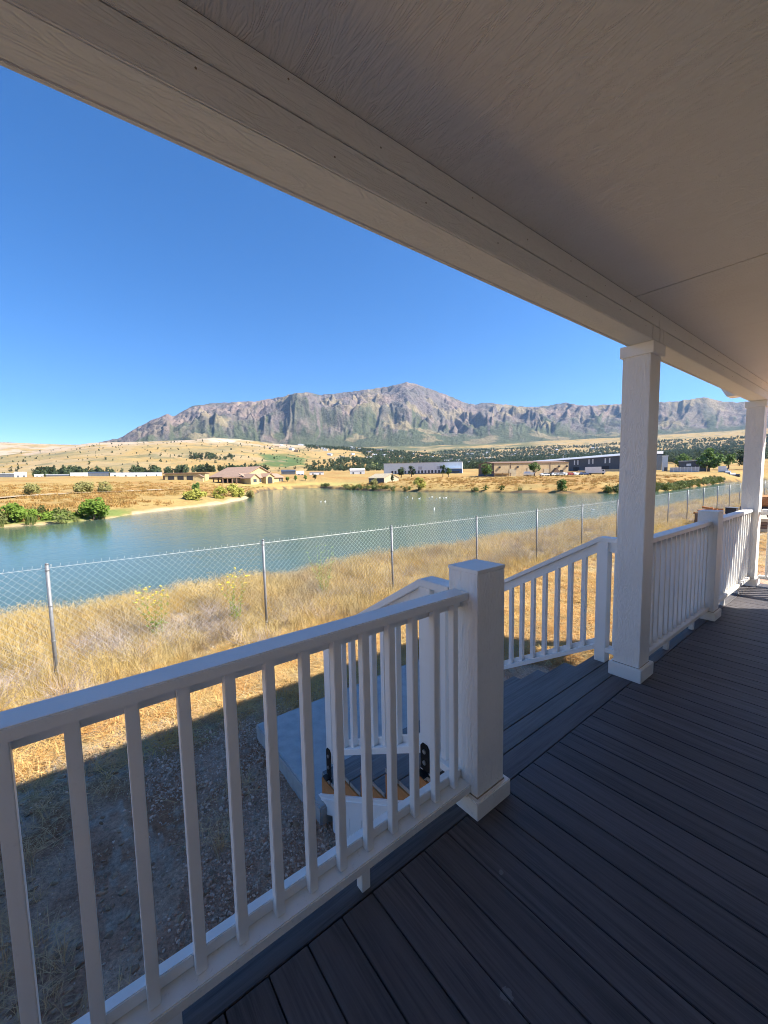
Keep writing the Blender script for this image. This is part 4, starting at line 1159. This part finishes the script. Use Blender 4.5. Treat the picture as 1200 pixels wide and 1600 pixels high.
for i, (px, r, m, nm) in enumerate(((30.52, 200, P_w, "white car, leftmost of the row parked by the tan building"), (29.81, 202, P_k, "black car second from the left in the row by the tan building"),
        (29.19, 203, P_w, "white car third from the left in the row by the tan building"), (28.57, 204, P_s, "silver car in the middle of the row by the tan building"),
        (27.88, 206, P_w, "white car just left of the tan building's right end"), (27.19, 208, P_r, "red car parked at the tan building's right end"), (26.52, 210, P_w, "white car between the red car and the box truck"),
        (25.85, 212, P_b, "blue car just left of the white box truck"))):
    car(polar(px, r), YAW - math.pi / 2 + 0.3 + random.uniform(-0.2, 0.2), m, nm)
for px, r, m, nm in ((10.74, 236, P_w, "white car parked beyond the field near the far right column"), (10.38, 236, P_k, "black car parked beyond the field near the far right column"), (11.15, 238, P_s, "silver car parked left of the other cars by the far right column")):
    car(polar(px, r), 0.1, m, nm)
def box_truck(pa, pb, r, h, label, name="box_truck"):
    root, L = frame2(name, label, "truck", polar(pa, r), polar(pb, r))
    lb(root, "box_body", 0, L * 0.80, 0, 2.5, 0.9, h, C_white)
    link("cab", MB().prism([(L * 0.81, 0.6), (L, 0.6), (L, 1.6), (L * 0.95, 2.6), (L * 0.81, 2.6)], 'y', 0.1, 2.4).mesh("cab"), C_white, root, local=True)
    lb(root, "windscreen", L * 0.85, L * 0.94, 0.08, 0.1, 1.7, 2.4, C_glass)
    lb(root, "chassis", 0.2, L * 0.95, 0.3, 2.2, 0.5, 0.89, C_dark)
    for x in (L * 0.15, L * 0.27, L * 0.88):
        for y in (0.02, 2.2): link("wheel", MB().tube((x, y, 0.5), (x, y + 0.3, 0.5), 0.5, 12).mesh("wheel"), C_tyre, root, local=True)
box_truck(25.34, 23.05, 222, 3.9, "white box truck parked in front of the dark warehouse")
box_truck(12.16, 11.31, 240, 3.4, "white box truck beyond the field right of the dark building", "box_truck")
def trailer(pa, pb, r, label):
    root, L = frame2("boat_trailer", label, "trailer", polar(pa, r), polar(pb, r))
    link("boat_hull", MB().prism([(0, 1.0), (L * 0.85, 0.9), (L, 1.9), (0, 1.9)], 'y', 0, 2.2).mesh("boat_hull"), C_white, root, local=True)
    lb(root, "cover", 0.3, L * 0.6, 0.3, 1.9, 1.9, 2.4, C_white)
    lb(root, "trailer_frame", 0, L, 0.6, 1.6, 0.5, 0.8, C_dark)
    for y in (0.0, 2.0): link("wheel", MB().tube((L * 0.4, y, 0.35), (L * 0.4, y + 0.2, 0.35), 0.35, 12).mesh("wheel"), C_tyre, root, local=True)
trailer(32.78, 31.32, 197, "white boat on a trailer in front of the tan building")

# ------------------------------------------------------------------ trees and bushes
def leafmat(name, cols):
    return grass_mat(name, cols, 0.25)
L_dark = leafmat("dark_tree_leaves", [(0.030, 0.055, 0.022), (0.050, 0.080, 0.030), (0.065, 0.095, 0.035)])
L_mid = leafmat("mid_tree_leaves", [(0.07, 0.13, 0.03), (0.11, 0.18, 0.04), (0.13, 0.21, 0.05)])
L_bright = leafmat("bright_bush_leaves", [(0.12, 0.19, 0.03), (0.18, 0.27, 0.04), (0.23, 0.32, 0.06)])
L_olive = leafmat("olive_bush_leaves", [(0.17, 0.17, 0.07), (0.25, 0.24, 0.09), (0.30, 0.28, 0.10)])
L_yellow = leafmat("yellow_green_bush_leaves", [(0.26, 0.27, 0.06), (0.34, 0.34, 0.07), (0.40, 0.38, 0.09)])
L_town = leafmat("town_tree_leaves", [(0.045, 0.075, 0.040), (0.065, 0.10, 0.05), (0.085, 0.115, 0.05), (0.10, 0.13, 0.06)])
M_bark = simple("bark", (0.10, 0.075, 0.055), (0.17, 0.13, 0.10), 6, 0.9)
def crown_mesh(R, Hh, z0, n, leaf, seed, clumps=14):
    rr = random.Random(seed); m = MB(); cs = []
    for _ in range(clumps):
        a = rr.uniform(0, 6.283); q = R * 0.75 * math.sqrt(rr.random()); t = rr.random()
        k = math.sin(math.pi * (0.15 + 0.8 * t)) ** 0.6
        cs.append((q * k * math.cos(a), q * k * math.sin(a), z0 + Hh * (0.1 + 0.8 * t), R * rr.uniform(0.25, 0.48)))
    for _ in range(n):
        c = rr.choice(cs)
        d = Vector((rr.gauss(0, 1), rr.gauss(0, 1), rr.gauss(0, 1))).normalized() * (c[3] * rr.random() ** 0.4)
        p = Vector(c[:3]) + d
        if p.z < 0.02: p.z = 0.02 + rr.random() * 0.1
        a = Vector((rr.gauss(0, 1), rr.gauss(0, 1), rr.gauss(0, 0.7))).normalized(); b = a.orthogonal().normalized()
        s = leaf * rr.uniform(0.6, 1.3)
        m.add([p - a * s, p + b * s * 0.55, p + a * s, p - b * s * 0.55], [(0, 1, 2, 3)])
    return m.mesh("crown"), cs
def tree(loc, h, w, mat, label, seed, group="trees by the far buildings", trunk=0.25):
    root = tag(empty("tree", loc), label, "tree", group)
    me, cs = crown_mesh(w / 2, h * (1 - trunk), h * trunk, 900, 0.055 * w + 0.06, seed, 18)
    t = MB(); t.tube((0, 0, -0.4), (0, 0, h * (trunk + 0.15)), 0.05 * w + 0.04, 7, 0.03 * w + 0.02)
    for c in cs[:7]: t.tube((0, 0, h * trunk * 0.9), c[:3], 0.022 * w + 0.02, 5, 0.01)
    link("trunk", t.mesh("trunk"), M_bark, root, local=True)
    link("crown", me, mat, root, local=True)
def bush(loc, h, w, mat, label, seed, group="bushes along the lake shore"):
    root = tag(empty("bush", loc), label, "bush", group)
    me, cs = crown_mesh(w / 2, h, 0.0, 1100, 0.05 * w + 0.03, seed, 16)
    t = MB()
    for c in cs[:9]: t.tube((c[0] * 0.15, c[1] * 0.15, -0.2), c[:3], 0.012 * w, 4, 0.005)
    link("stems", t.mesh("stems"), M_bark, root, local=True)
    link("foliage", me, mat, root, local=True)
def onland(b, r, h, w, mat, label, seed, **k): bush(polar(b, r), h, w, mat, label, seed, **k)
onland(95.20, 62.0, 1.9, 3.2, L_bright, "bright green bush at the left edge of the lake's far bank", 1)
onland(93.80, 62, 1.5, 1.6, L_bright, "thin upright bright green bush next to the left edge bush", 2)
onland(91.69, 62.5, 0.4, 3.2, L_bright, "low green weeds between the two bright green bushes on the bank", 3)
onland(88.32, 61.9, 2.4, 3.8, L_bright, "large bright green bush overhanging the water", 4)
onland(90.02, 62.6, 0.5, 1.4, L_bright, "low green clump touching the large overhanging bush on its left", 5)
onland(93.49, 116, 2.4, 3.6, L_olive, "dark olive bush in the left field", 6)
onland(88.92, 121, 2.2, 5.4, L_olive, "wide olive bush in the middle of the field", 7)
onland(86.99, 118, 2.5, 3.6, L_olive, "round olive bush right of the wide field bush", 8)
onland(77.21, 112, 2.1, 2.8, L_mid, "green bush standing behind the bushes of the spit", 9)
onland(77.36, 86, 1.8, 4.6, L_yellow, "pale yellow green bush at the left of the spit's bush row", 10)
onland(74.44, 93, 2.4, 3.2, L_yellow, "yellow green bush in the middle of the spit's bush row", 11)
onland(72.53, 101, 3.1, 4.6, L_yellow, "tallest yellow green bush of the spit's bush row", 12)
onland(70.66, 110, 2.0, 2.8, L_olive, "olive bush at the very tip of the spit", 13)
onland(53.37, 153, 2.6, 4.4, L_olive, "olive bush at the water below the shed", 14)
onland(47.06, 126, 3.9, 4.4, L_yellow, "yellow bush on the far bank in front of the warehouse", 15)
onland(27.95, 107, 2.6, 3.0, L_mid, "single green bush on the bank below the tan building", 16)
onland(21.05, 108, 3.4, 3.0, L_olive, "olive bush on the bank beside the tall column", 17)
for i, (px, r, h, w, m, nm) in enumerate(((49.52, 215, 5.6, 4.6, L_dark, "dark round tree in front of the warehouse, left of a pair"), (48.06, 215, 5.8, 4.6, L_dark, "dark round tree in front of the warehouse, right of a pair"),
        (43.62, 205, 6.5, 4.0, L_dark, "dark tree before the blue entrance block"), (42.82, 208, 5.0, 3.4, L_mid, "small tree left of the brown gable end"),
        (37.64, 196, 6.6, 6.0, L_mid, "green tree in front of the brown gable end"), (31.40, 200, 6.4, 6.0, L_mid, "green tree in front of the tan wall by the trailer"),
        (12.98, 262, 11.5, 13.0, L_mid, "large bright tree right of the dark building"), (15.32, 300, 9.0, 10.0, L_mid, "green tree behind the dark building"),
        (11.31, 300, 9.5, 8.0, L_mid, "upright green tree behind the white truck"), (10.02, 290, 10.5, 11.0, L_dark, "darker tree beside the far right column"),
        (50.80, 163, 3.0, 1.8, L_dark, "small dark shrub tree beside the shed's gable end"),
        (65.58, 225, 3.0, 2.4, L_mid, "young tree right of the clubhouse, first of four"), (64.45, 228, 3.0, 2.4, L_mid, "young tree right of the clubhouse, second of four"),
        (63.13, 230, 3.0, 2.4, L_mid, "young tree right of the clubhouse, third of four"), (61.80, 232, 3.2, 2.6, L_dark, "young tree right of the clubhouse, last of four"))):
    tree(polar(px, r), h, w, m, nm, 50 + i)

# far town: the wood reads as one mass, the houses do not
def build_town():
    protos = [(crown_mesh(4.2, 9, 0.5, 260, 0.75, 200 + i, 12)[0], L_town) for i in range(4)]
    P = []
    n = 15000
    b = rng.uniform(6.81, 62.87, n); r = np.sqrt(rng.uniform(0, 1, n)) * 0
    r = 620 + 2100 * rng.uniform(0, 1, n) ** 0.75
    x = r * np.cos(np.radians(b)); y = r * np.sin(np.radians(b))
    d = fbm(x / 180, y / 180, 4, 201); lim = np.interp(r, [600, 1500, 2300, 2750], [0.33, 0.33, 0.40, 0.52]) + np.interp(b, [42.91, 55.66, 63.75], [0, 0.05, 0.14]) + np.interp(b, [18.76, 22.07, 27.88, 31.00], [0.0, 0.08, 0.08, 0.0]) * (r > 1100)
    k = d > lim
    xs, ys = [x[k]], [y[k]]
    # belt behind the left barns
    n2 = 460; b2 = rng.uniform(68.07, 93.13, n2); r2 = rng.uniform(545, 690, n2)
    kk = fbm(b2 * 1.3, r2 / 60, 3, 202) > 0.46; b2, r2 = b2[kk], r2[kk]; n2 = len(b2)
    xs.append(r2 * np.cos(np.radians(b2))); ys.append(r2 * np.sin(np.radians(b2)))
    n3 = 60; b3 = rng.uniform(72.61, 77.66, n3); r3 = rng.uniform(1010, 1090, n3)
    xs.append(r3 * np.cos(np.radians(b3))); ys.append(r3 * np.sin(np.radians(b3)))
    n4 = 420; b4 = rng.uniform(55.66, 95.87, n4); r4 = rng.uniform(700, 1800, n4)
    xs.append(r4 * np.cos(np.radians(b4))); ys.append(r4 * np.sin(np.radians(b4)))
    xs = np.concatenate(xs); ys = np.concatenate(ys); n = len(xs)
    s = rng.uniform(0.6, 1.25, n); s[-n4:] *= rng.uniform(0.25, 0.7, n4); s[-n4 - n3 - n2:-n4 - n3] *= 1.0
    scatter("distant_trees", protos, pts_on_ground(xs, ys, 0.3), rnd_rot(n, 0.02), np.stack([s, s, s * rng.uniform(0.8, 1.2, n)], 1), "dark green belt of distant trees around the town", "trees")
    hm = {}
    for nm, wall, roof in (("a", C_white, C_grey), ("b", C_pale, C_dgrey), ("c", C_cream, C_tile)):
        m = MB(); m.box(0, 13, 0, 9, -1.5, 4.2, 0)
        g = gable_x(0, 13, 0, 9, 4.2, 6.6, 0.4, 0.2); m.add(g.v, g.f, 1)
        for wx in (2, 6, 10): m.box(wx, wx + 1.4, -0.1, 0, 1.2, 2.8, 2)
        me = m.mesh("town_house"); me.materials.append(wall); me.materials.append(roof); me.materials.append(C_glass); hm[nm] = me
    keys = list(hm)
    for i in range(110):
        b = rng.uniform(19.40, 69.75); r = rng.uniform(1150, 2500)
        p = polar(b, r)
        me = hm[keys[i % 3] if i % 2 else "a"]
        o = link("town_house", me, None, loc=p, rot=(0, 0, YAW - math.pi / 2 + rng.uniform(-0.7, 0.7)), scale=[rng.uniform(0.8, 1.3)] * 3)
        tag(o, "tiny far off town house below the mountain", "house", "houses of the far town")
build_town()

def build_field_cover():
    # coarse dry grass on the far banks, reeds on the right shore
    n = 9000
    b = rng.uniform(9.18, 97.27, n); r = 58 + 130 * rng.random(n) ** 1.3
    x = r * np.cos(np.radians(b)); y = r * np.sin(np.radians(b)); s = shore_dist(x, y)
    k = (s > 2.6) & (y > 15) & (fbm(x / 6, y / 6, 3, 301) > 0.40); x, y = x[k], y[k]; n = len(x)
    M_f = grass_mat("field_grass", [(0.40, 0.25, 0.08), (0.45, 0.31, 0.11), (0.37, 0.20, 0.06), (0.34, 0.26, 0.10)], 0.2)
    sc = rng.uniform(0.5, 1.1, n)
    scatter("field_grass", [(tuft(40, 0.8, 0.7, 0.5, 0.035, 0.3, 401), M_f), (tuft(40, 0.6, 0.9, 0.7, 0.04, 0.3, 402), M_f)], pts_on_ground(x, y, 0.05), rnd_rot(n, 0.1), np.stack([sc, sc, sc], 1),
            "rough dry grass on the far banks of the lake", "grass")
    X = []; Y = []
    for (x0, y0), (x1, y1), m in (((97, 39.2), (115, 34.1), 160), ((115, 34.1), (140, 36), 260), ((140, 36), (204, 41), 260), ((99, 180), (92, 160), 60), ((84.2, 123.5), (84.1, 94.6), 60), ((87, 140), (84.2, 123.5), 60), ((87.3, 76), (92, 48), 35), ((-20, 59), (3, 62), 60)):
        t = rng.random(m); X.append(x0 + (x1 - x0) * t); Y.append(y0 + (y1 - y0) * t)
    x = np.concatenate(X); y = np.concatenate(Y); ang = rng.uniform(0, 6.28, len(x)); q = rng.uniform(0.5, 3.0, len(x))
    x = x + q * np.cos(ang); y = y + q * np.sin(ang)
    k = (shore_dist(x, y) > 0.2); x, y = x[k], y[k]; n = len(x)
    M_r = grass_mat("reeds", [(0.07, 0.10, 0.03), (0.13, 0.17, 0.045), (0.20, 0.21, 0.07), (0.09, 0.10, 0.05)], 0.2)
    sc = rng.uniform(0.6, 1.2, n)
    scatter("shore_reeds", [(crown_mesh(0.9, 1.1, 0.0, 150, 0.16, 403, 8)[0], M_r), (tuft(50, 1.3, 0.5, 0.4, 0.03, 0.3, 404), M_r)], pts_on_ground(x, y, 0.05), rnd_rot(n, 0.1), np.stack([sc, sc, sc], 1),
            "dark green reeds and scrub at the water's edge", "reeds")
build_field_cover()

# tracks across the field
def ribbon(name, pts, w, mat, label):
    m = MB(); q = []
    P = [Vector((p.x, p.y, 0)) for p in pts]
    for i, p in enumerate(P):
        a = P[max(0, i - 1)]; c = P[min(len(P) - 1, i + 1)]; d = (c - a).normalized(); nrm = Vector((-d.y, d.x, 0)) * w / 2
        for e in (p + nrm, p - nrm):
            q.append((e.x, e.y, float(ground_z(np.array([e.x]), np.array([e.y]))[0]) + 0.28))
    m.add(q, [(2 * i, 2 * i + 1, 2 * i + 3, 2 * i + 2) for i in range(len(P) - 1)])
    o = link(name, m.mesh(name), mat); tag(o, label, kind="structure")
M_track = simple("pale_dirt_track", (0.36, 0.29, 0.19), (0.44, 0.36, 0.25), 1.5, 0.95, 0.3, 0.03)
ribbon("dirt_road", [polar(b, r) for b, r in zip(np.linspace(97.73, 77.66, 40), np.linspace(100, 128, 40) + 3 * np.sin(np.linspace(0, 6, 40)))], 3.0, M_track, "pale dirt road across the left field")

# ------------------------------------------------------------------ birds on the water
def bird_mesh():
    bm = bmesh.new()
    bmesh.ops.create_uvsphere(bm, u_segments=10, v_segments=7, radius=1, matrix=Matrix.Translation((0, 0, 0.10)) @ Matrix.Diagonal((0.34, 0.17, 0.15, 1)))
    bmesh.ops.create_cone(bm, segments=8, radius1=0.06, radius2=0.04, depth=0.30, cap_ends=True, matrix=Matrix.Translation((0.28, 0, 0.30)) @ Matrix.Rotation(0.25, 4, 'Y'))
    bmesh.ops.create_uvsphere(bm, u_segments=8, v_segments=6, radius=0.065, matrix=Matrix.Translation((0.34, 0, 0.46)))
    bmesh.ops.create_cone(bm, segments=6, radius1=0.03, radius2=0.005, depth=0.14, cap_ends=True, matrix=Matrix.Translation((0.45, 0, 0.45)) @ Matrix.Rotation(math.pi / 2, 4, 'Y'))
    bmesh.ops.create_cone(bm, segments=6, radius1=0.10, radius2=0.01, depth=0.25, cap_ends=True, matrix=Matrix.Translation((-0.40, 0, 0.17)) @ Matrix.Rotation(-math.pi / 2 - 0.3, 4, 'Y'))
    me = bpy.data.meshes.new("waterbird"); bm.to_mesh(me); bm.free()
    me.polygons.foreach_set("use_smooth", [True] * len(me.polygons)); return me
M_feather = flatmat("white_feathers", (0.80, 0.79, 0.76), 0.7, 0.04)
bme = bird_mesh()
def wpt(b, r): return (r * math.cos(math.radians(b)), r * math.sin(math.radians(b)), LAKE_Z)
flock = [(633, 86), (636, 90), (644, 85), (655, 84), (671, 85), (675, 90), (682, 84), (687, 86), (693, 85), (697, 86)]
BIRDS = [(48.97, 86), (48.70, 91), (47.97, 85), (46.97, 84), (45.51, 85), (45.15, 90), (44.52, 84), (44.07, 86), (43.53, 85), (43.17, 86)]
for b, r in BIRDS:
    o = link("waterbird", bme, M_feather, loc=wpt(b, r), rot=(0, 0, random.uniform(0, 6.28)), scale=[random.uniform(0.42, 0.6)] * 3)
    tag(o, "white waterbird in the flock floating near the far shore", "bird", "flock of white waterbirds")
for b, r in ((61.09, 80), (60.46, 80)):
    o = link("waterbird", bme, M_feather, loc=wpt(b, r), rot=(0, 0, random.uniform(0, 6.28)), scale=(0.5, 0.5, 0.5))
    tag(o, "white waterbird of the pair left of the main flock", "bird", "pair of white waterbirds")
o = link("waterbird", bme, M_feather, loc=wpt(44.88, 56), rot=(0, 0, 0.6), scale=(0.6,) * 3); tag(o, "lone white waterbird closer to the fence than the flock", "bird")
o = link("waterbird", bme, M_feather, loc=wpt(24.32, 57), rot=(0, 0, 2.0), scale=(0.5,) * 3); tag(o, "lone white waterbird left of the tall column", "bird")

# ------------------------------------------------------------------ heaps in the yard beyond the far railing
def heaps():
    rr = random.Random(5)
    p = polar(12.65, 27)
    root = tag(empty("firewood_heap", p), "brown heap of split wood in the yard behind the far newel post", "heap")
    for i in range(46):
        a = rr.uniform(0, 6.283); q = rr.uniform(0, 0.5); z = rr.uniform(0.1, 0.95) * (1 - q * 0.5)
        m = MB().box(-0.24, 0.24, -0.06, 0.06, -0.05, 0.05)
        link("split_log", m.mesh("split_log", 0.012), M_lumber, root, loc=(q * math.cos(a), q * math.sin(a), z), rot=(rr.uniform(-.4, .4), rr.uniform(-.4, .4), rr.uniform(0, 3.14)), local=True)
    lb(root, "crate", -0.62, 0.62, -0.5, 0.5, -0.2, 0.60, C_brown)
    p2 = polar(11.05, 25)
    bt = tag(empty("plank_stack", p2, math.radians(100)), "stack of weathered planks in the yard behind the far railing", "planks")
    for i in range(4):
        for j in range(4):
            lb(bt, "plank", -1.3 + j * 0.31, -1.3 + j * 0.31 + 0.29, -0.9 + 0.03 * i, 1.5, 0.05 + i * 0.145, 0.05 + i * 0.145 + 0.13, C_wood if (i + j) % 3 else C_pale)
    lb(bt, "bearer", -1.2, -0.1, -0.5, -0.3, -0.2, 0.045, C_wood); lb(bt, "bearer", -1.2, -0.1, 0.9, 1.1, -0.2, 0.045, C_wood)
    c = tag(empty("black_crate", polar(10.84, 25.3, 0.64)), "black crate sitting on the plank stack", "crate")
    link("crate_body", MB().box(-0.25, 0.25, -0.2, 0.2, 0, 0.28).mesh("crate_body", 0.02), C_dark, c, local=True)
    link("crate_rim", MB().box(-0.27, 0.27, -0.22, 0.22, 0.281, 0.31).mesh("crate_rim"), C_dgrey, c, local=True)
    p3 = polar(8.59, 30)
    h = tag(empty("covered_pallet", p3), "brown bundle on a dark pallet at the right edge", "pallet")
    link("bundle", MB().prism([(-0.8, 0.7), (0.8, 0.7), (0.75, 1.15), (0.2, 1.3), (-0.7, 1.2)], 'y', -0.6, 0.6).mesh("bundle", 0.08), M_lumber, h, local=True)
    for z in (0.5, 0.0): lb(h, "pallet_deck", -0.9, 0.9, -0.7, 0.7, z, z + 0.18, C_dark)
    for x in (-0.85, -0.1, 0.65): lb(h, "pallet_leg", x, x + 0.2, -0.65, 0.65, -0.3, 0.5, C_wood)
heaps()

# ------------------------------------------------------------------ the air
hz = MB().box(-4600, 10500, -4600, 11000, -12, 2100).mesh("haze")
hm = bpy.data.materials.new("thin_air"); hm.use_nodes = True
ht = hm.node_tree; ht.nodes.clear()
ho = ht.nodes.new("ShaderNodeOutputMaterial"); hv = ht.nodes.new("ShaderNodeVolumePrincipled")
hv.inputs["Color"].default_value = (0.38, 0.62, 1.0, 1); hv.inputs["Density"].default_value = 4.0e-5; hv.inputs["Anisotropy"].default_value = 0.2
ht.links.new(hv.outputs[0], ho.inputs["Volume"])
o = link("haze", hz, hm); tag(o, "thin blue haze in front of the mountains", kind="stuff")
